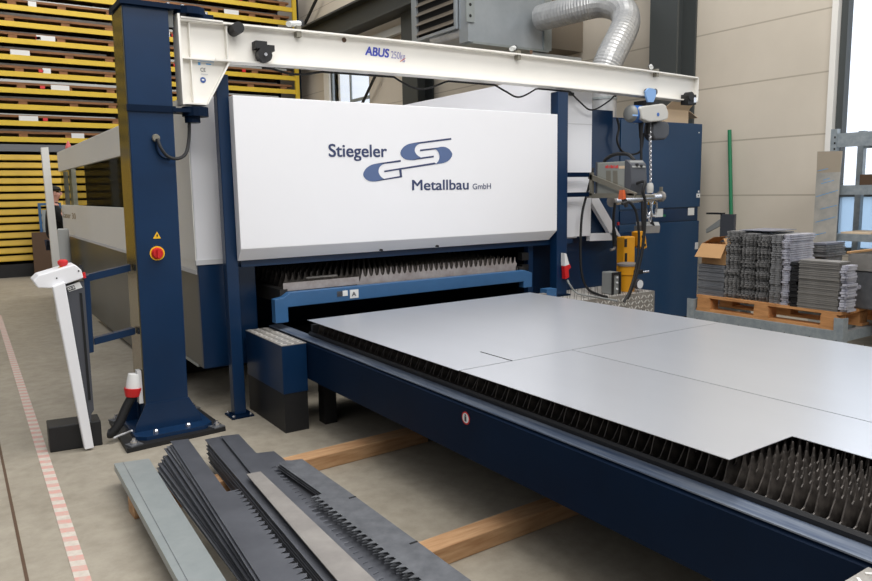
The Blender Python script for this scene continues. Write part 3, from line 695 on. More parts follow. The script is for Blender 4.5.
for q in ((642.5, 236.5), (643.3, 240.5), (644.3, 245)): MB().lathe(Y5(q, 4.93), [(.014, -.012), (.014, 0)], 10, 'y').build('push_button', 'black', pdn)

# hanging pipe beam with clamps and magnet
LB = thing('lifting_beam', (5.8, 5.0, 1.45), 'silver pipe lifting beam hanging from the hoist hook', 'beam')
pL, pR = Y5((612, 201.5)), Y5((661, 196.5))
MB().tube([pL, pR], .042, 16).build('pipe', 'chrome', LB, smooth=True)
for p in (pL, pR):
    d = (pR-pL).normalized(); MB().tube([p-d*.015, p+d*.015], .055, 16).build('end_collar', 'strip_light', LB)
    MB().box(p.x-.008, p.x+.008, 4.985, 5.015, p.z+.04, p.z+.10).build('end_pin', 'bracket', LB)
def ring(c, w_, h_, r, mb):
    mb.tube([Vector((c.x+w_*math.cos(a), c.y, c.z+h_*math.sin(a))) for a in [2*math.pi*k/12 for k in range(13)]], r, 6)
sh = MB(); ring(Y5((648, 209)), .045, .09, .012, sh); ring(Y5((654, 208)), .04, .085, .012, sh); ring(Y5((650, 217)), .02, .05, .009, sh); ring(Y5((645.5, 213)), .02, .06, .009, sh)
tag(sh.build('shackle_set', 'chrome'), 'bright steel shackles and links hung under the pipe lifting beam', 'shackles')
yk = MB().prism([Y5(q, 5.03) for q in ((649, 200), (656, 199), (655, 204), (650, 205))], (0, .03, 0)); tag(yk.build('sling_hook', 'yellow_plastic'), 'small yellow sling hook over the shackles on the pipe', 'hook')
MG = thing('lifting_magnet', (6.03, 5.08, 1.16), 'square steel lifting magnet hanging below the shackles', 'magnet')
MB().prism([Y5(q, 5.03) for q in ((644, 226), (660.5, 226), (659.5, 233), (644, 233.5))], (0, .13, 0)).build('magnet_block', 'strip_light', MG, bevel=.004)
MB().prism([Y5(q, 5.04) for q in ((644, 225.6), (660, 225.6), (658.5, 222), (643.5, 222))], (0, .1, 0)).build('magnet_top', 'paper', MG)
MB().prism([Y5(q, 5.035) for q in ((651, 220), (653, 220), (655, 226), (650.5, 224))], (0, .02, 0)).build('magnet_lever', 'black', MG)

# ------------------------------------------------------------------ welding machine on the bracket
WM = thing('welding_machine', (5.2, 4.72, 1.52), 'grey portable welding machine with black handle sitting on the post bracket', 'welder')
xw = 5.10
def WX(px, x=xw): return at(*px, x=x)
yw1, yw0 = WX((595.5, 180)).y, WX((628, 180)).y
wz = pe_.z+.013; wt = WX((611, 162)).z
wbm = box1('casing', 'welder', WM, xw, xw+.2, yw0+.04, yw1-.02, wz, wt, bevel=.006)
box1('rear_panel', 'grey_dk', WM, xw-.004, xw+.204, yw1-.02, yw1, wz, wt+.008, bevel=.004)
fpn = MB().prism([(xw-.006, yw0+.04, wz), (xw-.006, yw0+.04, wt+.012), (xw-.006, yw0+.01, wt+.012), (xw-.006, yw0-.03, wt-.03), (xw-.006, yw0-.045, wz+.10), (xw-.006, yw0-.02, wz)], (.212, 0, 0)).build('front_panel', 'grey_dk', WM, bevel=.006)
MB().prism([(xw+.012, yw0+.0, wt+.002), (xw+.188, yw0+.0, wt+.002), (xw+.188, yw0-.036, wt-.06), (xw+.012, yw0-.036, wt-.06)], (0, -.004, .002)).build('control_face', 'grey', WM)
for dx, dz in ((.075, -.035), (.13, -.045)): MB().lathe((xw+dx, yw0-.028, wt+dz), [(.014, -.015), (.014, .004)], 10, 'y').build('dial', 'black', fpn)
for a in ((606, 170.5), (612.8, 170.5)):
    ps = [WX((a[0], a[1]), xw-.001), WX((a[0]+4.7, a[1]), xw-.001), WX((a[0]+5, 186.5), xw-.001), WX((a[0]+.3, 184), xw-.001)]
    MB().prism(ps, (-.001, 0, 0)).build('vent_grille', 'bracket', wbm)
rp_ = MB()
for k in range(8):
    a_p = WX((605.4+k*1.65, 168.2), xw-.001); rp_.box(xw-.002, xw-.001, a_p.y-.019+.004*(k % 3), a_p.y, a_p.z, a_p.z+.022+.006*(k % 2))
rp_.build('red_print', 'red_print', wbm)
MB().prism([WX(t, xw-.001) for t in ((619, 166), (625, 165.6), (625, 168.6), (619, 168.6))], (-.001, 0, 0)).build('badge', 'card_light', wbm)
hx = xw+.1
MB().tube(bez([(hx, yw1-.01, wt-.01), (hx, yw1-.03, wt+.03), (hx, yw1-.11, wt+.065), (hx, (yw0+yw1)/2, wt+.075), (hx, yw0+.09, wt+.062), (hx, yw0+.02, wt+.01)], 6), .017, 8).build('handle', 'rubber', WM, smooth=True)
c0 = Vector((xw+.06, yw0-.05, wz+.10)); yy_ = yw0-.12
def WY(px): return at(*px, y=yy_)
MB().tube(bez([c0+Vector((0, .03, 0)), c0+Vector((.03, -.06, .02)), WY((643, 192)), WY((645.3, 204)), WY((644, 235)), WY((640, 262)), WY((633, 285)), WY((627.5, 299))], 8), .014, 8).build('welding_lead', 'rubber', WM)
MB().tube(bez([WY((622, 204)), WY((628, 202)), WY((633, 206)), WY((637, 216)), WY((639, 240)), WY((636, 268)), WY((630, 290)), WY((624, 302))], 8), .012, 8).build('welding_lead', 'rubber', WM)
CLP = thing('earth_clamp', (5.05, 4.55, 1.45), 'small orange earth clamp gripping the welder bracket', 'clamp')
MB().prism([WX(q, 5.03) for q in ((619.5, 190), (622.5, 190), (624, 199.5), (618, 199.5))], (.03, 0, 0)).build('clamp_jaw', 'orange', CLP)
MB().prism([WX(q, 5.032) for q in ((621, 198.5), (625, 199), (626.5, 206.5), (624.5, 207.5))], (.025, 0, 0)).build('clamp_handle', 'black', CLP)
TC = thing('welding_torch', (5.35, 4.98, 1.2), 'black welding torch dangling from the left end of the pipe', 'torch')
MB().tube(bez([Y5((615, 203), 4.95), Y5((613.5, 220), 4.95), Y5((614.5, 240), 4.95), Y5((614.8, 246), 4.95)], 5), [.014]*8+[.022]*(len(bez([(0, 0, 0)]*4, 5))-8), 8).build('torch_handle', 'rubber', TC)
MB().tube(bez([Y5((614.8, 246), 4.95), Y5((614, 249), 4.95), Y5((610.5, 250), 4.95)], 4), .012, 8).build('torch_nozzle', 'strip_light', TC)
MB().box(5.43, 5.45, 4.925, 4.94, 1.24, 1.27).build('trigger', 'red', TC)
# looping cables by the post
tag(MB().tube(bez([at(593.5, 168, y=5.03), at(588, 190, y=5.03), at(582, 215, y=5.03), at(580.5, 250, y=5.03), at(582, 275, y=5.02), at(588, 289, y=4.98), at(598, 294.5, z=.622), at(607, 297, z=.622)], 7), .012, 8).build('power_cable', 'rubber'), 'black cable looping down from the welder to the tread platform', 'cable')
tag(MB().tube(bez([at(617, 118, y=5.12), at(619, 128, y=5.12), at(617, 140, y=5.12), at(622, 151, y=5.12), at(632, 154.5, y=5.12), at(641, 150, y=5.08), at(643.5, 133, y=5.05)], 7), .011, 8).build('hoist_cable', 'rubber'), 'black cable hanging in a loop left of the chain hoist', 'cable')
# red and white plug on the right post
PG = thing('power_plug', (4.86, 4.95, .68), 'red and white power plug with grey lead hanging on the right blue post', 'plug')
yp = 4.90
MB().prism([at(*q, y=yp) for q in ((564.7, 253), (566.5, 254), (569.3, 264.5), (564.8, 266))], (0, .05, 0)).build('socket_cover', 'paper', PG)
MB().prism([at(*q, y=yp) for q in ((564.8, 265), (570, 263.8), (571.5, 267.5), (569, 270), (569.5, 277.5), (565.5, 279.5))], (0, .05, 0)).build('plug_body', 'red', PG, bevel=.008)
MB().tube(bez([at(567.5, 280, y=yp), at(570, 285, y=4.88), at(578, 293.5, z=.63), at(598, 297.5, z=.625), at(618, 301, z=.625)], 6), .009, 8).build('lead', 'grey', PG)

# ------------------------------------------------------------------ yellow vacuum and tools on the platform
VC = thing('vacuum_lifter', (5.52, 5.0, .6), 'amber round pump unit with white pressure gauge on the tread platform', 'pump')
vz = .603; vb = at(627, 291, z=vz); cx, cy = vb.x, vb.y+.0
MB().lathe((cx, cy, vz), [(.07, 0), (.075, .16), (.088, .165), (.088, .25)], 22).build('canister', 'orange_tool', VC, smooth=True)
MB().lathe((cx, cy, vz+.25), [(.10, 0), (.102, .02), (.07, .03)], 22).build('lid', 'strip_light', VC, smooth=True)
MB().box(cx-.01, cx+.10, cy-.11, cy-.08, vz+.17, vz+.21).build('latch', 'black', VC)
MB().tube([(cx+.10, cy-.09, vz+.185), (cx+.2, cy-.09, vz+.185)], .01, 8).build('valve_stem', 'chrome', VC)
gz = MB().lathe((cx+.04, cy-.105, vz+.075), [(.05, -.02), (.05, .02)], 22, 'y').build('gauge', 'grey_dk', VC)
MB().lathe((cx+.04, cy-.126, vz+.075), [(.042, -.002), (.042, 0)], 22, 'y').build('gauge_face', 'gun', gz)
YB = thing('yellow_tool_case', (cx+.06, cy+.26, .603), 'tall yellow tool case standing behind the round pump unit', 'case')
ca = MB().box(cx+.06, cx+.22, cy+.1, cy+.2, vz, vz+.52).build('case_body', 'orange_tool', YB, bevel=.01)
MB().box(cx+.062, cx+.095, cy+.094, cy+.1, vz+.42, vz+.50).box(cx+.07, cx+.1, cy+.094, cy+.1, vz+.26, vz+.36).build('case_label', 'black', ca)
GD = thing('grey_tool_box', (cx-.245, cy, .603), 'small grey box with black rim left of the round pump unit', 'box')
MB().box(cx-.30, cx-.19, cy-.08, cy+.05, vz, vz+.21).build('box_body', 'grey', GD, bevel=.006)
MB().box(cx-.305, cx-.28, cy-.09, cy-.078, vz, vz+.21).box(cx-.21, cx-.185, cy-.09, cy-.078, vz, vz+.21).box(cx-.28, cx-.21, cy-.09, cy-.078, vz+.185, vz+.21).build('box_rim', 'black', GD)
for dz in (.05, .11, .16): MB().lathe((cx-.235, cy-.08, vz+dz), [(.01, -.012), (.01, 0)], 8, 'y').build('socket', 'gun', GD)

# ------------------------------------------------------------------ blue cabinets, duct and ventilation unit
CB = thing('blue_cabinet', (6.9, 5.9, 0), 'tall blue steel cabinet with white stickers right of the welder', 'cabinet')
Yc = 5.6
p0_, p1_ = 6.19, 7.60
box1('carcass', 'blue_cab', CB, p0_, p1_, Yc+.02, 6.0, .02, 2.33, bevel=.004)
d1 = box1('upper_door', 'blue_cab', CB, p0_+.005, p1_+.01, Yc, Yc+.02, 1.36, 2.345, bevel=.004)
box1('middle_panel', 'blue', CB, p0_+.02, p1_-.03, Yc+.006, Yc+.02, 1.20, 1.345, bevel=.003)
d2 = box1('lower_door', 'blue_cab', CB, p0_+.005, p1_+.005, Yc, Yc+.02, .03, 1.19, bevel=.004)
box1('plinth', 'black', CB, p0_+.03, p1_-.03, Yc+.05, 5.95, 0, .02)
def cst(c0, c1, m, name, par=None, y=None): return dec(c0, c1, m, (y or Yc)-.001, par or CB, name)
l1 = cst((696.5, 193.5), (700, 197.5), 'gun', 'door_latch', d1); cst((698, 190.5), (699.2, 192.5), 'gun', 'latch_pin', d1)
cst((697.8, 195), (698.8, 196.2), 'black', 'key_hole', d1, Yc-.002)
cst((695, 242.5), (698, 249), 'white_trim', 'door_latch', d2)
cst((688, 208), (694, 215), 'paper', 'sticker', None, Yc+.006)
cst((655, 209), (662.8, 216.8), 'paper', 'sticker', None, Yc+.006); cst((662.8, 214.5), (665.5, 216.8), 'green', 'sticker', None, Yc+.006)
cst((698.5, 132), (699.5, 133.2), 'gun', 'hinge_pin', d1)
FU = thing('filter_unit', (5.7, 6.1, 0), 'narrow dark blue filter housing under the upright duct', 'cabinet')
box1('housing', 'blue', FU, 5.735, 6.18, 5.60, 6.45, .0, 2.345, bevel=.004)
box1('housing_seam', 'blue_dark', FU, 6.02, 6.026, 5.596, 5.60, .02, 2.34)
MB().box(6.2, 6.76, 6.02, 6.45, 0, 2.42).build('duct_base', 'blue', FU)
CBX = thing('open_carton', (7.2, 5.78, 2.345), 'open pale cardboard carton on top of the tall blue cabinet', 'box')
def carton(t, x0, x1, y0, y1, z0, z1, m, flaps=True):
    s = .006
    MB().box(x0, x1, y0, y0+s, z0, z1).box(x0, x1, y1-s, y1, z0, z1).box(x0, x0+s, y0+s, y1-s, z0, z1).box(x1-s, x1, y0+s, y1-s, z0, z1).box(x0+s, x1-s, y0+s, y1-s, z0, z0+s).build('carton_body', m, t)
carton(CBX, 6.98, 7.42, Yc+.06, 5.98, 2.346, 2.50, 'card_light')
MB().prism([(7.42, Yc+.06, 2.5), (7.42, 5.98, 2.5), (7.60, 5.98, 2.42), (7.60, Yc+.06, 2.42)], (0, 0, .006)).build('flap', 'card_light', CBX)
MB().prism([(6.98, Yc+.06, 2.5), (6.98, 5.98, 2.5), (6.80, 5.98, 2.44), (6.80, Yc+.06, 2.44)], (0, 0, .006)).build('flap', 'card', CBX)
MB().prism([(6.98, Yc+.06, 2.5), (7.42, Yc+.06, 2.5), (7.40, Yc-.04, 2.58), (7.0, Yc-.04, 2.58)], (0, 0, .006)).build('flap', 'card_light', CBX)
DU = thing('spiral_duct', (6.5, 6.2, 2.43), 'silver corrugated ventilation duct bending from the unit down to the filter housing', 'duct')
axis = [at(540, 18, y=7.85), at(560, 13, y=7.5), at(578, 8.5, y=7.25), at(598, 4, y=7.0), at(612, 5, y=6.8), at(623, 11, y=6.6), at(626, 22, y=6.45), at(621, 36, y=6.3), at(611, 56, y=6.22), at(604, 74, y=6.22), at(602.5, 88, y=6.22), at(602.5, 99, y=6.22), at(602.5, 117, y=6.22)]
ax2 = bez(axis, 14); rr = []
for i in range(len(ax2)): rr.append(.175 if i % 2 else .169)
MB().tube(ax2[:-24], rr[:-24], 20).build('flexible_hose', 'duct', DU, smooth=False)
MB().tube([ax2[-26], ax2[-14], Vector((ax2[-1].x, ax2[-1].y, 2.423))], .162, 20).build('rigid_pipe', 'duct', DU, smooth=True)
MB().tube([ax2[-16], ax2[-14]], .172, 20).build('pipe_clamp', 'galv', DU)
VU = thing('ventilation_unit', (6.8, 8.4, 3.5), 'galvanised ventilation unit with louvre grille mounted high on the wall', 'ventilation unit')
box1('casing', 'unit', VU, 5.9, 7.35, 8.0, 8.2, 3.56, 4.9)
MB().box(5.9, 7.35, 8.25, 9.4, 3.78, 4.9).build('rear_casing', 'unit', VU)
lf = MB().box(5.86, 5.9, 8.22, 8.27, 3.76, 4.9).box(5.86, 5.9, 9.2, 9.25, 3.76, 4.9).box(5.86, 5.9, 8.27, 9.2, 3.76, 3.80).build('louvre_frame', 'unit', VU)
lv = MB()
for i in range(8): lv.prism([(5.84, 8.27, 3.83+i*.13), (5.90, 8.27, 3.90+i*.13), (5.90, 8.27, 3.91+i*.13), (5.84, 8.27, 3.84+i*.13)], (0, .93, 0))
lv.build('louvre_slats', 'unit_brown', lf)
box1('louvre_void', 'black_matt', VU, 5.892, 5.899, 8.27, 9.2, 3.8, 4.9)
cs = MB().box(5.86, 5.99, 7.975, 8.0, 3.80, 4.9).build('corner_strip', 'galv', VU)
cs2 = MB().box(7.22, 7.36, 7.975, 8.0, 3.56, 4.9).build('corner_strip', 'galv', VU)
for par, xx in ((cs, 5.92), (cs2, 7.29)):
    for i in range(6): MB().lathe((xx, 7.975, 3.88+i*.14), [(.02, -.006), (.02, 0)], 8, 'y').build('bolt_hole', 'black', par)
box1('side_box', 'unit_brown', VU, 7.36, 7.98, 7.98, 8.6, 3.60, 4.9)
MB().tube([(5.95, 8.9, 3.72), (6.0, 8.05, 3.72)], .07, 14).build('drain_pipe', 'duct', VU, smooth=True)
box1('drip_tray', 'galv', VU, 5.95, 7.3, 7.96, 8.2, 3.53, 3.56)
box1('support_bracket', 'pale_steel', VU, 7.0, 7.98, 8.0, 8.08, 3.44, 3.52)

# ------------------------------------------------------------------ control terminal beside the crane column
CT = thing('control_terminal', (.58, 5.05, 0), 'white leaning machine control terminal with red emergency button and black foot', 'control terminal')
yt = 5.0
def T(px, y=yt): return at(*px, y=y)
MB().prism([T(q, 4.925) for q in ((52.5, 287), (65, 282), (94.2, 448), (85, 450))], (0, .06, 0)).build('front_post', 'white', CT, bevel=.006)
MB().prism([T(q, 5.0) for q in ((65, 285), (84, 281), (94, 410), (91.5, 414), (90, 445))], (0, .1, 0)).build('side_panel', 'grey_dk', CT)
MB().prism([T(q, 4.995) for q in ((79.5, 293), (82, 293), (91, 400), (88.5, 400))], (0, .006, 0)).build('cable_slot', 'black_matt', CT)
MB().prism([T(q, 4.994) for q in ((66, 286.5), (79.5, 281.8), (82.5, 287.5), (69, 291.8))], (0, .004, 0)).build('nameplate', 'paper', CT)
MB().prism([T(q, 4.992) for q in ((67, 287.5), (74, 285.2), (75.8, 289), (69, 291.2))], (0, .002, 0)).build('nameplate', 'black', CT)
pq = T((68.8, 290.2), 4.991); text('03', 'lettering', 'paper', CT, pq, .035, .016, tilt=.25, bold=.03)
hd = MB().prism([T(q, 4.965) for q in ((33, 281), (38.5, 275.5), (75, 264.5), (81.5, 270), (83.5, 278), (65, 284.5), (54, 288.5), (38, 288))], (0, .2, 0)).build('control_head', 'white', CT, bevel=.006)
MB().prism([T((40, 275.2)), T((55, 270.8)), T((57, 272)), T((42, 276.4))], (0, .12, 0)).build('keypad', 'grey_dk', hd)
tp_ = T((64, 268.5), 5.06)
MB().lathe(tp_-Vector((0, 0, .01)), [(.03, 0), (.03, .022)], 16).build('button_collar', 'yellow_plastic', hd, smooth=True)
MB().lathe(tp_+Vector((-.004, 0, .012)), [(.018, 0), (.03, .02), (.03, .035), (.018, .045)], 16).build('emergency_button', 'red', hd, smooth=True, label='red emergency stop button')
for q in ((56.7, 278.2), (78.6, 270.8)): MB().lathe(T(q, 4.965), [(.005, -.003), (.005, 0)], 8, 'y').build('screw', 'black', hd)
MB().prism([T(q, 5.03) for q in ((83.8, 276), (89.5, 275), (94, 352), (86.5, 354), (84.5, 300))], (0, .12, 0)).build('mounting_plate', 'blue', CT)
MB().tube([T((82.5, 272)), T((80.2, 264.5))], .009, 8).build('key_stem', 'black', CT); MB().tube([T((83, 272.5)), T((84, 278))], .014, 8).build('switch', 'red', CT)
for a, b_ in (((88, 277.5), (128.5, 267.5)), ((93.5, 341), (133, 330.5))):
    p, q = T(a, 5.1), at(*b_, y=5.1); q.x = .957
    MB().add([p+Vector((0, -.03, -.022)), p+Vector((0, .03, -.022)), p+Vector((0, .03, .022)), p+Vector((0, -.03, .022)), q+Vector((0, -.03, -.022)), q+Vector((0, .03, -.022)), q+Vector((0, .03, .022)), q+Vector((0, -.03, .022))],
             [(0, 1, 2, 3), (4, 5, 6, 7), (0, 1, 5, 4), (1, 2, 6, 5), (2, 3, 7, 6), (3, 0, 4, 7)]).build('holding_bar', 'blue', CT)
fb_ = [at(q[0], q[1], z=0) for q in ((49.5, 454), (103, 446), (96, 424), (45.5, 432.5))]
fb_ = [(.392, 5.03, 0), (.692, 4.99, 0), (.70, 5.17, 0), (.40, 5.22, 0)]
MB().prism(fb_, (0, 0, .165)).build('foot_box', 'black', CT, bevel=.006)
# cable and plug at the foot of the column
PP = thing('supply_plug', (.93, 5.0, .2), 'white and red supply plug on the lower left side of the crane column', 'plug')
a_, b_2 = at(139, 373, y=4.99), at(132.5, 396, y=4.99)
a_.x = min(a_.x, .912); d_ = (b_2-a_)
MB().tube([a_+d_*0, a_+d_*.3, a_+d_*.62], [.035, .042, .045], 16).build('plug_socket', 'paper', PP, smooth=True)
MB().tube([a_+d_*.62, a_+d_*.68, a_+d_*1.0], [.055, .055, .045], 16).build('plug_ring', 'red', PP, smooth=True)
MB().box(.93, .955, 4.965, 5.03, .24, .46).build('back_plate', 'white_trim', PP)
MB().tube(bez([a_+d_*.98, at(126, 408, y=4.99), at(119, 424, y=4.985), at(112, 433, y=4.99), at(108.5, 433.5, y=5.0)], 7), .03, 12).build('cable', 'rubber', PP, smooth=True)
tag(MB().tube(bez([at(114, 438, z=.042), at(119, 435.5, z=.045), at(126, 433, z=.055), at(132, 430.5, z=.08)], 6), .007, 6).build('earth_cable', 'white_trim'), 'thin pale cable running from terminal foot to the crane base', 'cable')

# ------------------------------------------------------------------ steel strips on timbers in the foreground
def timber(x0, y0, x1, y1, w_, h, label):
    d = Vector((x1-x0, y1-y0, 0)).normalized(); n = Vector((-d.y, d.x, 0))*w_
    return tag(MB().prism([(x0, y0, 0), (x1, y1, 0), (x1+n.x, y1+n.y, 0), (x0+n.x, y0+n.y, 0)], (0, 0, h)).build('timber_bearer', 'wood', bevel=.004), label, 'timber', 'timbers under the loose strips')
timber(.63, 3.70, 2.43, 3.775, .12, .085, 'square wooden bearer on the floor nearest the crane column')
timber(.65, 2.40, 2.55, 2.455, .11, .085, 'square wooden bearer on the floor at the lower middle of the view')
def strip(z, fl, fr, nl, nr, m, label, th=.0025, teeth=None, group=None, name='steel_strip', ynear=1.9, slots=(), tooth_from=0.0):
    """a long flat bar lying on the stack; far end given, sides run on past the near edge of the view"""
    A, B = at(*fl, z=z), at(*fr, z=z); C_, D = at(*nl, z=z), at(*nr, z=z)
    def ext(p, q):
        return p+(q-p)*((ynear-p.y)/(q.y-p.y))
    C2, D2 = ext(A, C_), ext(B, D)
    pts = [A, B]
    if teeth:
        L = (D2-B); n = int(L.length/.046); dv = L.normalized(); nv = Vector((-dv.y, dv.x, 0)); nv = nv if nv.x > 0 else -nv
        if teeth < 0:   # teeth on the left edge instead
            pts = []
            L = (C2-A); dv = L.normalized(); nv = Vector((-dv.y, dv.x, 0)); nv = nv if nv.x < 0 else -nv
            left = [A]; k0 = int(n*tooth_from)
            for k in range(k0, n):
                s0 = A+dv*(k*.046); left += [s0, s0+dv*.012+nv*.006, s0+dv*.022+nv*abs(teeth), s0+dv*.026+nv*abs(teeth), s0+dv*.03+nv*.006]
            pts = left+[C2, D2, B]
        else:
            k0 = int(n*tooth_from)
            if k0: pts += [B+dv*(k0*.046-.001)]
            for k in range(k0, n):
                s0 = B+dv*(k*.046); pts += [s0, s0+dv*.012+nv*.006, s0+dv*.022+nv*teeth, s0+dv*.026+nv*teeth, s0+dv*.03+nv*.006]
            pts += [D2, C2]
    else: pts += [D2, C2]
    o = MB().prism([(p.x, p.y, z-th) for p in pts], (0, 0, th)).build(name, m)
    tag(o, label, 'steel strip' if name == 'steel_strip' else 'sheet strip', group)
    return o
# galvanised folded strip on the left
GL = thing('galvanised_profile', (.7, 3.3, .085), 'pale galvanised folded profile lying leftmost on the timbers', 'profile')
def ext2(p, q, y): return p+(q-p)*((y-p.y)/(q.y-p.y))
zz1 = .125
A, B, C_, D = at(114, 464, z=zz1), at(149, 459, z=zz1), at(178, 581, z=zz1), at(226, 581, z=zz1)
C_, D = ext2(A, C_, 2.0), ext2(B, D, 2.0)
MB().prism([A, B, D, C_], (0, 0, .003)).build('top_face', 'galv', GL)
E_, F_ = at(124.5, 466, z=zz1), at(187, 581, z=zz1); F_ = ext2(E_, F_, 2.0); E_ = ext2(E_, F_, A.y-.003)
up = Vector((0, 0, .0045)); MB().add([E_+up, E_+up+Vector((.002, 0, 0)), F_+up+Vector((.002, 0, 0)), F_+up], [(0, 1, 2, 3)]).build('fold_line', 'strip_rough', GL)
MB().prism([A, C_, C_+Vector((0, 0, -.038)), A+Vector((0, 0, -.038))], (.003, 0, 0)).build('side_lip', 'galv', GL)
MB().prism([B, D, D+Vector((0, 0, -.038)), B+Vector((0, 0, -.038))], (-.003, 0, 0)).build('side_lip', 'galv', GL)
# left fanned stack: lowest pieces lie furthest left
NL = 12
for i in range(NL):                     # i = 0 topmost
    t = i/(NL-1); z = .222-.0105*i-.004
    off = -4*t-9*t*t; jit = random.uniform(-1.2, 1.2)
    fl = (173.5+off*1.1+jit, 440+33*t**1.15+random.uniform(-.8, .8)); fr = (fl[0]+19, fl[1]-2+random.uniform(-.5, .5))
    # parallel strips, slightly fanned
    A = at(174, 440, z=.222); Bq = at(192, 439, z=.222)
    x0 = .925-.115*t+random.uniform(-.009, .009)*(i > 0); y0 = 4.15-.10*t+random.uniform(-.03, .02)
    xn = .79+.01*t+random.uniform(-.022, .022)
    w_ = .095; b = MB()
    ed = []
    p0 = Vector((x0, y0, z)); p1 = Vector((x0+w_, y0-.02, z)); n1 = Vector((xn+w_+.03*0, 1.95, z)); n0 = Vector((xn, 1.95, z))
    pts = [p0, p1]
    if i == 0 or i < 4:
        s0 = p1.lerp(n1, .40); pts.append(s0)
        dv = (n1-p1).normalized(); nv = Vector((-dv.y, dv.x, 0)); nv = nv if nv.x > 0 else -nv
        L = (n1-s0).length; q = 0
        while q < L-.05:
            s = s0+dv*q
            pts += [s+nv*.055, s+nv*.055+dv*.008, s+nv*.030+dv*.018, s+nv*.062+dv*.034]; q += .046
        pts += [n1+nv*.05]
    else: pts += [n1]
    pts += [n0]
    tag(MB().prism([(p.x, p.y, p.z-.0025) for p in pts], (0, 0, .0025)).build('steel_strip', 'strip_rough' if i % 4 == 2 else 'strip'), 'dark toothed steel strip, %s in the left fanned stack' % nth(i), 'steel strip', 'strips of the left fanned stack')
# middle stack
NM = 9
for i in range(NM):
    t = i/(NM-1); z = .178-.0105*i-.002
    x0 = 1.125+.012*t+random.uniform(-.006, .006)-.03*t; y0 = 4.16-.12*t+random.uniform(-.03, .02); w_ = .105
    xn = 1.01-.02*t
    tag(MB().prism([(x0, y0, z-.0025), (x0+w_, y0, z-.0025), (xn+w_, 1.95, z-.0025), (xn, 1.95, z-.0025)], (0, 0, .0025)).build('steel_strip', 'strip'),
        'plain dark steel strip, %s in the middle stack' % nth(i), 'steel strip', 'strips of the middle stack')
S1 = strip(.192, (221, 436), (238.5, 434), (338, 581), (372, 575), 'strip', 'blue-grey steel strip with spiky right edge between middle stack and pale bar', teeth=.03, tooth_from=.28, ynear=1.9)
S2 = strip(.205, (246.5, 474), (260.5, 471.3), (338, 581), (373, 578), 'strip_light', 'pale weathered flat bar lying across the dark strips', th=.005, ynear=1.95)
# right toothed strips
for i in range(3):
    z = .19-.012*i
    x0, x1 = 1.325-.004*i, 1.452+.002*i
    y0 = 3.52+.015*i; pts = [(x0, y0), (x0+.03, y0+.006), (x0+.05, y0+.022), (x0+.07, y0+.006), (x1, y0-.012), (x1+.008, 3.0)]
    pts += [(1.462, 2.0)]
    for k in range(22):
        yy = 2.03+k*.046
        pts += [(1.318, yy), (1.318, yy+.010), (1.285, yy+.022), (1.285, yy+.026), (1.318, yy+.034)]
    pts += [(1.318, 3.02), (1.345, 3.03)]
    b = MB().prism([(x, y, z-.003) for x, y in pts], (0, 0, .003)).build('steel_strip', 'strip_rough')
    if i == 0:
        for yy in (2.90, 2.36): MB().box(1.425, 1.462, yy, yy+.012, z, z+.0008).build('slot', 'black_matt', b)
    tag(b, 'broad grey strip with toothed left edge, %s at the right end of the foreground pile' % nth(i), 'steel strip', 'right toothed strips')
for i in range(3):
    z = .142-.012*i
    tag(MB().prism([(1.22+.01*i, 3.9, z-.0025), (1.42+.006*i, 3.84, z-.0025), (1.40, 1.95, z-.0025), (1.16, 1.95, z-.0025)], (0, 0, .0025)).build('steel_strip', 'strip'), 'dark steel strip, %s of those lying under the spiky blue-grey strip' % nth(i), 'steel strip', 'strips under the spiky strip')

# ------------------------------------------------------------------ stacked parts on a wooden pallet by the wall
GF = thing('stacking_frame', (6.0, 3.5, 0), 'galvanised steel stacking frame holding the loaded wooden pallet', 'frame')
fx0, fx1, fy0, fy1 = 5.58, 6.46, 2.80, 4.20
for xa in (fx0, fx1-.05): box1('long_rail', 'galv_dark', GF, xa, xa+.05, fy0+.06, fy1-.06, .405, .4815)
for ya in (fy0, fy1-.05): box1('cross_rail', 'galv_dark', GF, fx0+.06, fx1-.06, ya, ya+.05, .40, .478)
for xx, yy in ((fx0, fy0), (fx0, fy1-.06), (fx1-.06, fy0), (fx1-.06, fy1-.06)):
    MB().box(xx-.006, xx+.066, yy-.006, yy+.006, 0, .585).box(xx-.006, xx+.006, yy+.006, yy+.066, 0, .585).build('corner_post', 'galv_dark', GF)
WP = thing('wooden_pallet', (6.0, 3.5, .482), 'worn wooden pallet under the grey sheet stacks in the galvanised frame', 'pallet')
for i in range(6):
    xa = 5.60+i*.133; box1('top_board', 'wood_pallet', WP, xa, xa+.115, 2.83, 4.125, .605, .627)
for yy in (2.86, 3.43, 3.99):
    box1('bearer', 'wood_pallet', WP, 5.60, 6.38, yy, yy+.12, .59, .605)
    for xx in (5.60, 5.93, 6.26): box1('block', 'wood_pallet', WP, xx, xx+.12, yy-.01, yy+.125, .503, .59)
for xx in (5.60, 5.93, 6.26): box1('bottom_board', 'wood_pallet', WP, xx, xx+.115, 2.83, 4.125, .482, .503)
ZP = .628
def jag(y0, y1, x, n, amp, rnd):
    out = []
    for k in range(n+1):
        yy = y0+(y1-y0)*k/n; out.append((x+(amp if k % 2 else 0)+rnd.uniform(-.004, .004), yy))
    return out
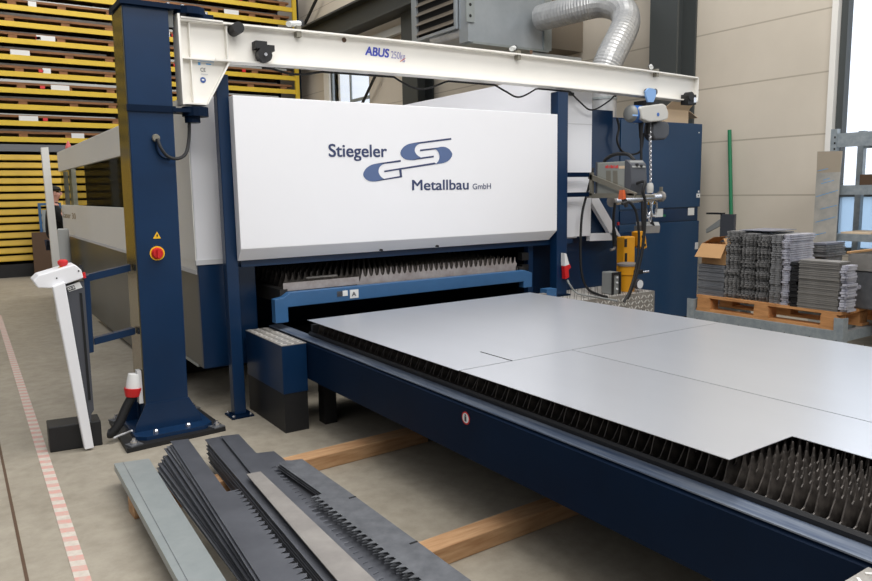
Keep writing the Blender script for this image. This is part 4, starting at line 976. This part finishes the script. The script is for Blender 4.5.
def stack(y0, y1, x0, x1, ztop, n, m, lab, group, amp=0.0, teeth=0, jit=.008, ragged=0, zbase=ZP, gap=.2, name='cut_sheet', side=0.0, seed=1):
    rnd = random.Random(seed); h = (ztop-zbase)/n; out = []
    for i in range(n):
        zb2 = zbase+h*(n-1-i); dx, dy = rnd.uniform(-jit, jit), rnd.uniform(-jit, jit)
        if amp: dx += amp*.5*abs((i % 6)-3)/3
        pts = []
        if teeth: pts += jag(y0+dy, y1+dy, x0+dx, teeth, amp, rnd)
        else: pts += [(x0+dx, y0+dy), (x0+dx, y1+dy)]
        pts += [(x1+dx, y1+dy)]
        if ragged:
            e = []
            for k in range(ragged+1): e.append((x1+dx-(x1-x0)*k/ragged, y0+dy-(side*rnd.uniform(.1, 1) if k % 2 else 0)))
            pts += e[:-1] if not teeth else e[:-1]
            if side: pts.append((x0+dx+.004, y0+dy-side*rnd.uniform(.0, 1)))
        else: pts += [(x1+dx, y0+dy)]
        o = MB().prism([(a, b_, zb2) for a, b_ in pts], (0, 0, h*(1-gap*rnd.uniform(.5, 1.2)))).build(name, m)
        tag(o, lab % nth(i), 'cut sheet', group); out.append(o)
    return out
def yx(px): return at(px, 290, x=5.62).y
y_ = {k: yx(k) for k in (697, 723, 724, 737, 739, 752, 754, 767, 769, 781, 790, 808, 800, 841)}
stack(y_[723], y_[697], 5.63, 5.95, .905, 22, 'cut_plain', '%s smooth grey sheet in the short pile below the brown carton', 'sheets below the carton', jit=.006, seed=2)
def Y_(px): return at(px, 290, x=5.62).y
for pa_, pb_, zt_, wh, sd in ((736.5, 724, 1.215, 'leftmost', 3), (751.5, 740, 1.20, 'middle', 4), (766.5, 755, 1.19, 'rightmost', 5)):
    stack(Y_(pa_), Y_(pb_), 5.62, 6.2, zt_, 36, 'cut_dark', '%s sawtooth piece in the '+wh+' tall notched pile', 'pieces of the '+wh+' notched pile', amp=.04, teeth=6, jit=.007, seed=sd)
stack(Y_(779.5), Y_(769), 5.63, 6.0, 1.20, 32, 'cut', '%s dull plate in the tall pile with bright ragged edge', 'plates of the tall bright-edged pile', amp=.012, teeth=4, jit=.005, seed=6)
stack(Y_(789), Y_(780.5), 5.61, 5.96, 1.205, 32, 'cut_white', '%s bright ragged plate right of the dull plates in the tall pile', 'bright ragged plates', amp=.014, teeth=3, jit=.009, seed=7)
stack(Y_(798), Y_(790.5), 5.60, 5.8, .99, 14, 'black', '%s dark plate below and right of the bright ragged plates', 'dark plates beside the bright ragged ones', jit=.012, seed=9)
stack(Y_(839.5), Y_(799), 5.60, 5.76, 1.012, 26, 'cut_stone', '%s broad grey plate in the low front pile', 'broad plates of the low front pile', jit=.005, seed=10)
stack(Y_(848), Y_(841), 5.605, 5.74, .99, 18, 'cut_white', '%s bright ragged offcut at the right end of the low front pile', 'ragged offcuts at the right end', amp=.02, teeth=2, jit=.014, seed=11)
xr_ = 6.16; ya_, yb_ = at(812, 255, x=xr_).y, at(826, 255, x=xr_).y; xe_ = at(845, 255, y=yb_).x
for i in range(6):
    z = 1.105-.02*i
    tag(MB().box(xr_+random.uniform(-.01, .01), xe_, yb_+random.uniform(-.008, .008), ya_, z-.016, z).build('cut_sheet', 'cut_blue' if i == 0 else 'cut'), '%s narrow plate in the small pile behind the low front pile' % nth(i), 'cut sheet', 'plates of the small rear pile')
SBX = thing('support_block', ((xr_+xe_)/2, (ya_+yb_)/2, ZP), 'dark block carrying the small rear pile of narrow plates', 'block')
box1('block_body', 'cut', SBX, xr_+.02, xe_-.02, yb_+.012, ya_-.01, ZP, .985); box1('block_top', 'black', SBX, xr_+.02, xe_-.02, yb_+.012, ya_-.01, .985, .988)
# loose sheet on top of the notched piles
tag(MB().box(5.72, 6.1, 3.50, 3.80, 1.218, 1.222).build('cut_sheet', 'cut_blue'), 'single thin bright plate lying on top of the notched piles', 'cut sheet')
KC = thing('brown_carton', (5.75, 4.0, .905), 'open brown cardboard carton on the short grey sheet pile', 'box')
ky0, ky1 = y_[723]+.01, y_[697]-.01
carton(KC, 5.66, 5.92, ky0, ky1, .908, 1.09, 'card')
MB().prism([(5.66, ky0, 1.088), (5.66, ky1, 1.088), (5.585, ky1+.02, .97), (5.585, ky0, .97)], (-.004, 0, .004)).build('flap', 'card', KC)
MB().prism([(5.66, ky0, 1.09), (5.92, ky0, 1.09), (5.9, ky0+.05, 1.14), (5.69, ky0+.05, 1.14)], (0, .004, 0)).build('flap', 'card', KC)
MB().prism([(5.66, ky1, 1.09), (5.92, ky1, 1.09), (5.9, ky1-.10, 1.15), (5.69, ky1-.10, 1.15)], (0, .004, 0)).build('flap', 'card', KC)
# grey open metal bins at the right edge
MBN = thing('metal_bin', (6.1, 2.65, .92), 'open grey sheet metal bin at the right edge above the low pile', 'bin')
q = MB(); bx0, bx1, by0, by1 = 5.86, 6.45, 2.46, 2.93
q.box(bx0, bx1, by0, by0+.012, .93, 1.06).box(bx0, bx1, by1-.012, by1, .93, 1.06).box(bx0, bx0+.012, by0+.012, by1-.012, .93, 1.06).box(bx1-.012, bx1, by0+.012, by1-.012, .93, 1.06).box(bx0+.012, bx1-.012, by0+.012, by1-.012, .93, .94)
q.build('bin_shell', 'cut_stone', MBN)
MB().box(bx0-.008, bx1+.008, by1-.02, by1+.01, 1.06, 1.075).box(bx0-.008, bx1+.008, by0-.01, by0+.02, 1.06, 1.075).build('bin_rim', 'card', MBN)
tag(MB().prism([(5.95, 2.48, 1.0), (6.3, 2.5, 1.0), (6.3, 2.72, 1.09), (5.95, 2.70, 1.09)], (0, 0, .006)).build('plastic_sleeve', 'cut_blue'), 'pale lilac sheet tilted inside the grey metal bin', 'sheet')
LBN = thing('metal_bin', (6.1, 2.65, 0), 'lower dented grey bin under the open bin at the right edge', 'bin')
MB().box(5.87, 6.38, 2.48, 2.90, .63, .925).build('bin_shell', 'strip_rough', LBN, bevel=.012)
MB().lathe((5.865, 2.84, .80), [(.018, -.004), (.018, .004)], 14, 'x').build('bin_cap', 'cut_white', LBN)
MB().box(5.98, 6.26, 2.55, 2.70, .0, .63).build('bin_stand', 'grey_dk', LBN)

# leaning film covered sheet, shelf, pole
LS = thing('leaning_sheet', (7.1, 3.78, 0), 'film-covered grey metal sheet standing upright beside the galvanised shelf', 'sheet')
MB().prism([at(811.5, 244, x=7.1)*1+Vector((0, 0, -1.0)), at(834.5, 246, x=7.1)+Vector((0, 0, -1.0)), at(840, 172, x=7.1), at(816.5, 173, x=7.1)], (.012, 0, 0)).build('film_area', 'film', LS)
MB().prism([at(816.5, 173, x=7.1), at(840, 172, x=7.1), at(842.2, 151, x=7.1), at(817.3, 151.5, x=7.1)], (.012, 0, 0)).build('bare_area', 'film_top', LS)
for (a, b_) in (((817.5, 171.3), (828, 168.8)), ((823, 180.5), (830, 178.2)), ((821, 184), (834, 180.5)), ((816, 197), (838, 190.5)), ((820, 209.5), (837, 205.5)), ((815.5, 222.5), (836, 217)), ((814, 235.5), (826, 232.8))):
    p, q = at(*a, x=7.098), at(*b_, x=7.098)
    MB().add([p, q, q+Vector((0, 0, .005)), p+Vector((0, 0, .005))], [(0, 1, 2, 3)]).build('film_print', 'sticker_blue', LS)
SH = thing('galvanised_shelf', (7.4, 3.0, 0), 'galvanised boltless shelf rack standing in front of the right window', 'shelf')
ups = MB()
for (x, y) in ((7.2, 3.79), (7.72, 3.79), (7.2, 1.9), (7.72, 1.9)): MB().box(x-.03, x+.03, y-.03, y+.03, 0, 2.13 if y > 3 else 2.1).build('upright', 'galv_dark', SH)
for z0, z1 in ((1.955, 2.085), (1.50, 1.59), (1.055, 1.125), (.45, .53)):
    MB().box(7.18, 7.215, 1.93, 3.76, z0, z1).build('beam', 'galv_dark', SH); MB().box(7.705, 7.74, 1.93, 3.76, z0, z1).build('beam', 'galv_dark', SH)
    box1('shelf_board', 'galv', SH, 7.215, 7.705, 1.93, 3.725, z1-.03, z1-.01)
hs = MB()
for k in range(9): hs.box(7.168, 7.1705, 3.77, 3.785, 1.60+k*.055, 1.62+k*.055)
hs.build('slot_holes', 'black', SH)
tag(MB().box(7.24, 7.40, 3.42, 3.56, 1.582, 1.69).build('shelf_block', 'brown', bevel=.004), 'small brown block on the middle shelf at its left end', 'block')
tag(MB().box(7.24, 7.34, 3.30, 3.36, 1.582, 1.66).build('shelf_block', 'grey', bevel=.004), 'narrow grey block on the middle shelf beside the brown block', 'block')
tag(MB().prism([(7.24, 3.05, 1.582), (7.24, 3.24, 1.582), (7.24, 3.20, 1.655), (7.24, 3.05, 1.665)], (.2, 0, 0)).build('shelf_block', 'grey'), 'slanted grey casting on the middle shelf at the right edge', 'block')
tag(MB().box(7.22, 7.62, 3.42, 3.70, 1.119, 1.14).build('shelf_part', 'card_light', bevel=.004), 'flat pale part on the lower shelf behind the leaning sheet', 'part')
tag(MB().box(7.24, 7.55, 3.05, 3.32, 1.119, 1.155).build('shelf_part', 'strip_light', bevel=.004), 'flat grey part on the lower shelf at the right edge', 'part')
tag(MB().lathe((7.4, 3.16, 2.076), [(.16, 0), (.17, .02), (.12, .045), (.03, .06)], 20).build('shelf_cover', 'grey_dk', smooth=True), 'dark rounded cover on the top shelf', 'cover')
GP = at(729.5, 130, x=7.93); GB = at(732, 260, x=7.85); gb2 = GP+(GB-GP)*((0-GP.z)/(GB.z-GP.z))
tag(MB().tube([GP, gb2], .022, 10).build('green_pole', 'green', smooth=True), 'green pole leaning against the concrete wall', 'pole')
DG = thing('grey_machine_guard', (7.5, 5.15, 0), 'dark grey upright panel with tilted arm beside the green pole', 'panel')
MB().box(7.48, 7.52, 5.04, 5.22, .0, 1.28).build('guard_panel', 'grey_dk', DG)
MB().box(7.46, 7.54, 5.20, 5.40, 1.275, 1.295).build('guard_cap', 'black', DG)
MB().prism([(7.47, 5.22, 1.22), (7.47, 5.40, 1.10), (7.47, 5.40, 1.05), (7.47, 5.22, 1.14)], (.03, 0, 0)).build('guard_arm', 'grey', DG)

# ------------------------------------------------------------------ storage racks at the back
RK = thing('pallet_rack', (3.2, 17.8, 0), 'tall yellow-beamed storage rack along the back wall above the trays', 'rack')
YR = 17.5
lev = [2.814+.330*i for i in range(12)]
for x in (-4.3, 3.62, 7.62):
    for yy in (YR+.04, 18.9):
        MB().box(x-.06, x+.06, yy, yy+.1, 0, 6.9).build('upright', 'blue_dark' if x > 7 else 'dark_metal', RK)
MB().box(7.50, 7.60, YR-.03, YR+.04, 2.7, 6.9).build('end_post', 'yellow', RK)
for z in lev:
    for x0, x1 in ((-4.24, 3.56), (3.68, 7.50)):
        MB().box(x0, x1, YR, YR+.05, z-.052, z+.052).build('beam', 'yellow', RK)
MB().box(-4.24, 7.5, 18.7, 18.75, 2.7, 6.9).build('rear_sheeting', 'dark_metal', RK)
for i, z in enumerate(lev):
    for bay, (x0, x1) in enumerate(((-.6, 3.45), (3.75, 7.42))):
        wh = 'left' if bay == 0 else 'right'
        rnd = random.Random(i*7+bay)
        up_ = 'from the bottom in the %s bay of the yellow rack' % wh
        t = thing('storage_pallet', ((x0+x1)/2, 18.1, z+.053), 'brown wooden pallet, %s %s' % (nth(i) if i else 'lowest', up_) if i else 'lowest brown wooden pallet in the %s bay of the yellow rack' % wh, 'pallet', 'wooden pallets in the yellow rack')
        zb2 = z+.053
        MB().box(x0, x1, YR+.02, 18.6, zb2+.07, zb2+.115).build('deck', 'wood_rack', t)
        n = 5
        for k in range(n):
            xa = x0+.15+(x1-x0-.45)*k/(n-1)+rnd.uniform(-.1, .1)
            MB().box(xa, xa+.16, YR+.03, 18.6, zb2, zb2+.07).build('block', 'wood_rack', t)
        for k in range(rnd.randint(0, 2)):
            xa = x0+.3+rnd.random()*(x1-x0-1.2); ww = rnd.choice((.15, .25, .35))
            MB().box(xa, xa+ww, YR+.005, YR+.015, zb2+.0, zb2+.10).build('paper_tag', 'paper', t)
        if rnd.random() < .35: 
            for dx in (.8, 2.4): MB().box(x0+dx, x0+dx+.09, YR+.005, YR+.02, zb2+.01, zb2+.07).build('red_tag', 'red', t)
        hh_ = rnd.choice((.02, .035, .05))
        tag(MB().box(x0+.05, x1-.05-rnd.random()*.4, YR+.03, 18.55, zb2+.117, zb2+.117+hh_).build('stored_sheet', 'sheet_pale' if rnd.random() < .3 else 'sheet_dark'),
            ('flat sheet metal on the %s pallet up in the %s bay of the yellow rack' % (nth(i), wh)) if i else 'flat sheet metal on the lowest pallet in the %s bay of the yellow rack' % wh, 'sheet load', 'sheet metal stored in the yellow rack')
TR = thing('tray_rack', (.9, 17.9, 0), 'grey-topped lower rack holding yellow sheet metal trays', 'rack')
YT = 17.02
MB().box(-4.2, 3.5, YT-.02, 17.46, 2.54, 2.68).build('header', 'rack_grey', TR)
MB().box(-4.2, 3.5, YT, 17.46, 0, .27).build('base', 'black', TR)
for x in (-4.2, 3.42): MB().box(x, x+.08, YT+.03, 17.46, .27, 2.54).build('side_frame', 'dark_metal', TR)
MB().box(-4.1, 3.42, 17.42, 17.46, .27, 2.54).build('rear_panel', 'black_matt', TR)
for i in range(14):
    z = 2.42-.156*i
    b = MB().prism([(-4.1, YT, z+.055), (-4.1, YT-.03, z-.035), (-4.1, YT-.03, z-.055), (-4.1, YT+.02, z-.055), (-4.1, YT+.02, z+.055)], (7.5, 0, 0)).box(-4.1, 3.4, YT+.02, 17.4, z-.055, z-.04)
    tag(b.build('sheet_tray', 'yellow_tray'), ('%s yellow metal tray in the grey-topped tray rack' % (nth(i) if i < 13 else 'lowest')), 'tray', 'yellow trays in the lower rack')

# things in front of the tray rack on the left
tag(MB().prism([at(31.5, 232.5, y=16.6), at(49.5, 232, y=16.6), Vector((at(53, 277, y=16.6).x, 16.6, 0)), Vector((at(35, 277, y=16.6).x, 16.6, 0))], (0, .05, 0)).build('brown_board', 'brown'), 'dark brown board standing upright behind the control terminal', 'board')
CR = thing('sheet_trolley', (1.7, 16.75, 0), 'blue-framed trolley with grey sheet behind the white pole', 'trolley')
MB().box(1.49, 1.54, 16.72, 16.77, .0, 1.50).box(1.86, 1.91, 16.72, 16.77, 0, 1.50).box(1.54, 1.86, 16.72, 16.77, 1.45, 1.50).build('trolley_frame', 'blue_lit', CR)
MB().box(1.55, 1.85, 16.75, 16.77, .2, 1.36).build('sheet', 'galv', CR)
WPL = thing('barrier_post', (1.06, 10.5, 0), 'tall slim white light barrier post behind the control terminal', 'post')
MB().prism([at(41, 147.5, y=10.5), at(48.3, 147, y=10.5), at(61, 270, y=10.5), at(53.5, 270.5, y=10.5)], (0, .09, 0)).build('post_body', 'white_side', WPL)
pb = at(57.3, 270, y=10.5); MB().box(pb.x-.05, pb.x+.06, 10.49, 10.6, 0, pb.z+.01).build('post_foot', 'white_side', WPL)
BL = thing('grey_bollard', (1.31, 11.5, 0), 'short round grey bollard at the rear corner of the machine', 'bollard')
MB().lathe((1.31, 11.5, 0), [(.075, 0), (.075, 1.15), (.06, 1.165)], 16).build('bollard_tube', 'pale_steel', BL, smooth=True)
MB().lathe((1.31, 11.5, 0), [(.1, 0), (.1, .03)], 16).build('bollard_foot', 'dark_metal', BL)

# ------------------------------------------------------------------ worker far behind the glass
PX, PY = 1.37, 13.0
PE = thing('person', (PX, PY, 0), 'person in black clothes standing half hidden behind the white post and machine corner', 'person')
def skinned(name, m, parent, joints, bones, sub=2, root=0):
    me = bpy.data.meshes.new(name); o0 = ORG[parent.name]
    me.from_pydata([Vector(j[0])-o0 for j in joints], bones, [])
    o = bpy.data.objects.new(name, me); COL.objects.link(o)
    sk = o.modifiers.new('skin', 'SKIN')
    for i, v in enumerate(me.skin_vertices[0].data):
        r = joints[i][1]; v.radius = r if isinstance(r, tuple) else (r, r); v.use_root = (i == root)
    ss = o.modifiers.new('sub', 'SUBSURF'); ss.levels = sub; ss.render_levels = sub
    dg = bpy.context.evaluated_depsgraph_get(); m2 = bpy.data.meshes.new_from_object(o.evaluated_get(dg))
    bpy.data.objects.remove(o); m2.materials.clear(); m2.materials.append(M[m])
    for p in m2.polygons: p.use_smooth = True; p.material_index = 0
    o = bpy.data.objects.new(name, m2); COL.objects.link(o); o.parent = parent; ORG[o.name] = o0
    return o
def pp_(x, y, z): return (PX+x, PY+y, z)
# facing +X (towards the machine window)
J = [(pp_(0, 0, .95), (.13, .10)), (pp_(0, 0, 1.15), (.14, .10)), (pp_(.01, 0, 1.38), (.17, .11)), (pp_(.01, 0, 1.48), (.08, .07)), (pp_(.02, 0, 1.56), .05), (pp_(.04, 0, 1.65), (.10, .095)), (pp_(.04, 0, 1.70), (.09, .085)),
     (pp_(0, .19, 1.43), .055), (pp_(.0, .24, 1.18), .042), (pp_(.18, .2, 1.08), .034), (pp_(.25, .19, 1.07), .026),
     (pp_(0, -.19, 1.43), .055), (pp_(.12, -.26, 1.24), .043), (pp_(.28, -.2, 1.14), .034), (pp_(.35, -.18, 1.13), .026),
     (pp_(0, .09, .88), .085), (pp_(.01, .1, .48), .058), (pp_(0, .1, .08), .04), (pp_(.14, .1, .035), .03),
     (pp_(0, -.09, .88), .085), (pp_(.01, -.1, .48), .058), (pp_(0, -.1, .08), .04), (pp_(.14, -.1, .035), .03)]
Bn = [(0, 1), (1, 2), (2, 3), (3, 4), (4, 5), (5, 6), (2, 7), (7, 8), (8, 9), (9, 10), (2, 11), (11, 12), (12, 13), (13, 14), (0, 15), (15, 16), (16, 17), (17, 18), (0, 19), (19, 20), (20, 21), (21, 22)]
for s, hx in ((10, 1), (14, -1)):
    base = Vector(J[s][0])
    for k in range(4):
        a = base+Vector((.045, (k-1.5)*.017, .0)); b2 = a+Vector((.035-.004*abs(k-1.5), 0, -.012)); c2 = b2+Vector((.02, 0, -.018))
        n0 = len(J); J += [(a, .009), (b2, .008), (c2, .007)]; Bn += [(s, n0), (n0, n0+1), (n0+1, n0+2)]
    n0 = len(J); J += [(base+Vector((.02, .035*hx, .005)), .010), (base+Vector((.05, .05*hx, 0)), .008)]; Bn += [(s, n0), (n0, n0+1)]
skinned('body', 'skin', PE, J, Bn, 1)
skinned('shirt', 'shirt', PE, [(pp_(0, 0, .90), (.15, .12)), (pp_(0, 0, 1.15), (.155, .115)), (pp_(.01, 0, 1.38), (.185, .125)), (pp_(.01, 0, 1.475), (.09, .08)), (pp_(0, .19, 1.43), .07), (pp_(0, .24, 1.18), .058), (pp_(0, -.19, 1.43), .07), (pp_(.08, -.25, 1.24), .058), (pp_(.02, 0, 1.575), (.068, .068)), (pp_(.14, .21, 1.10), .046), (pp_(.22, -.22, 1.17), .046)], [(0, 1), (1, 2), (2, 3), (2, 4), (4, 5), (2, 6), (6, 7), (3, 8), (5, 9), (7, 10)], 2)
skinned('trousers', 'jeans', PE, [(pp_(0, 0, .95), (.15, .115)), (pp_(0, .09, .86), .1), (pp_(.01, .1, .48), .078), (pp_(0, .1, .10), .06), (pp_(0, -.09, .86), .1), (pp_(.01, -.1, .48), .078), (pp_(0, -.1, .10), .06)], [(0, 1), (1, 2), (2, 3), (0, 4), (4, 5), (5, 6)], 2)
MB().lathe(pp_(.03, 0, 1.71), [(.10, 0), (.105, .025), (.085, .06), (.03, .08)], 16).build('hair', 'hair', PE, smooth=True)
hb = MB()
hb.prism([pp_(.118, -.012, 1.645), pp_(.118, .012, 1.645), pp_(.145, 0, 1.64)], (0, 0, .05)); hb.build('nose', 'skin', PE)
MB().lathe(pp_(.108, .035, 1.69), [(.012, -.006), (.012, .006)], 8, 'x').lathe(pp_(.108, -.035, 1.69), [(.012, -.006), (.012, .006)], 8, 'x').build('eyes', 'paper', PE)
MB().box(PX+.108, PX+.118, PY-.025, PY+.025, 1.605, 1.615).build('mouth', 'salmon', PE)
MB().box(PX+.015, PX+.045, PY+.085, PY+.105, 1.64, 1.70).box(PX+.015, PX+.045, PY-.105, PY-.085, 1.64, 1.70).build('ears', 'skin', PE)
for s in (.1, -.1): MB().box(PX-.09, PX+.2, PY+s-.05, PY+s+.05, 0, .08).build('shoe', 'black', PE, bevel=.02)

# ------------------------------------------------------------------ light
wd = bpy.data.worlds.new('daylight'); SC.world = wd; wd.use_nodes = True
nt = wd.node_tree; bg = nt.nodes['Background']
tc = nt.nodes.new('ShaderNodeTexCoord'); sx = nt.nodes.new('ShaderNodeSeparateXYZ'); nt.links.new(tc.outputs['Generated'], sx.inputs[0])
rz = nt.nodes.new('ShaderNodeValToRGB'); nt.links.new(sx.outputs['Z'], rz.inputs['Fac'])
e = rz.color_ramp.elements; e[0].position = 0; e[0].color = (.10, .105, .115, 1); e[1].position = 1; e[1].color = (.62, .63, .66, 1)
el = e.new(.22); el.color = (.22, .225, .235, 1); el = e.new(.6); el.color = (.58, .59, .62, 1)
rx = nt.nodes.new('ShaderNodeValToRGB'); nt.links.new(sx.outputs['X'], rx.inputs['Fac'])
e = rx.color_ramp.elements; e[0].position = .2; e[0].color = (0, 0, 0, 1); e[1].position = .62; e[1].color = (1.3, 1.35, 1.4, 1)
ad = nt.nodes.new('ShaderNodeMixRGB'); ad.blend_type = 'ADD'; ad.inputs[0].default_value = 1
nt.links.new(rz.outputs['Color'], ad.inputs[1]); nt.links.new(rx.outputs['Color'], ad.inputs[2])
nt.links.new(ad.outputs['Color'], bg.inputs['Color']); bg.inputs['Strength'].default_value = 1.0
def area(name, loc, target, sx_, sy_, e, col=(1, 1, 1)):
    l = bpy.data.lights.new(name, 'AREA'); l.shape = 'RECTANGLE'; l.size = sx_; l.size_y = sy_; l.energy = e; l.color = col
    o = bpy.data.objects.new(name, l); COL.objects.link(o); o.location = loc
    o.rotation_euler = (Vector(target)-Vector(loc)).to_track_quat('-Z', 'Y').to_euler()
    return o
area('roof_light', (3.5, 3.0, 7.5), (3.2, 4.2, 0), 7, 2.0, 400, (1, .98, .95))
area('front_fill_light', (1.0, -2.5, 7.0), (2.8, 5.0, 1.6), 7, 2.0, 330, (1, .985, .96))  # added fill aimed at the front cover, no known lamp there
area('rear_roof_light', (2.5, 13.5, 8.0), (2.5, 16.5, 2), 9, 2.0, 300, (1, .96, .9))
SC.view_settings.view_transform = 'Standard'; SC.view_settings.look = 'None'; SC.view_settings.exposure = 0
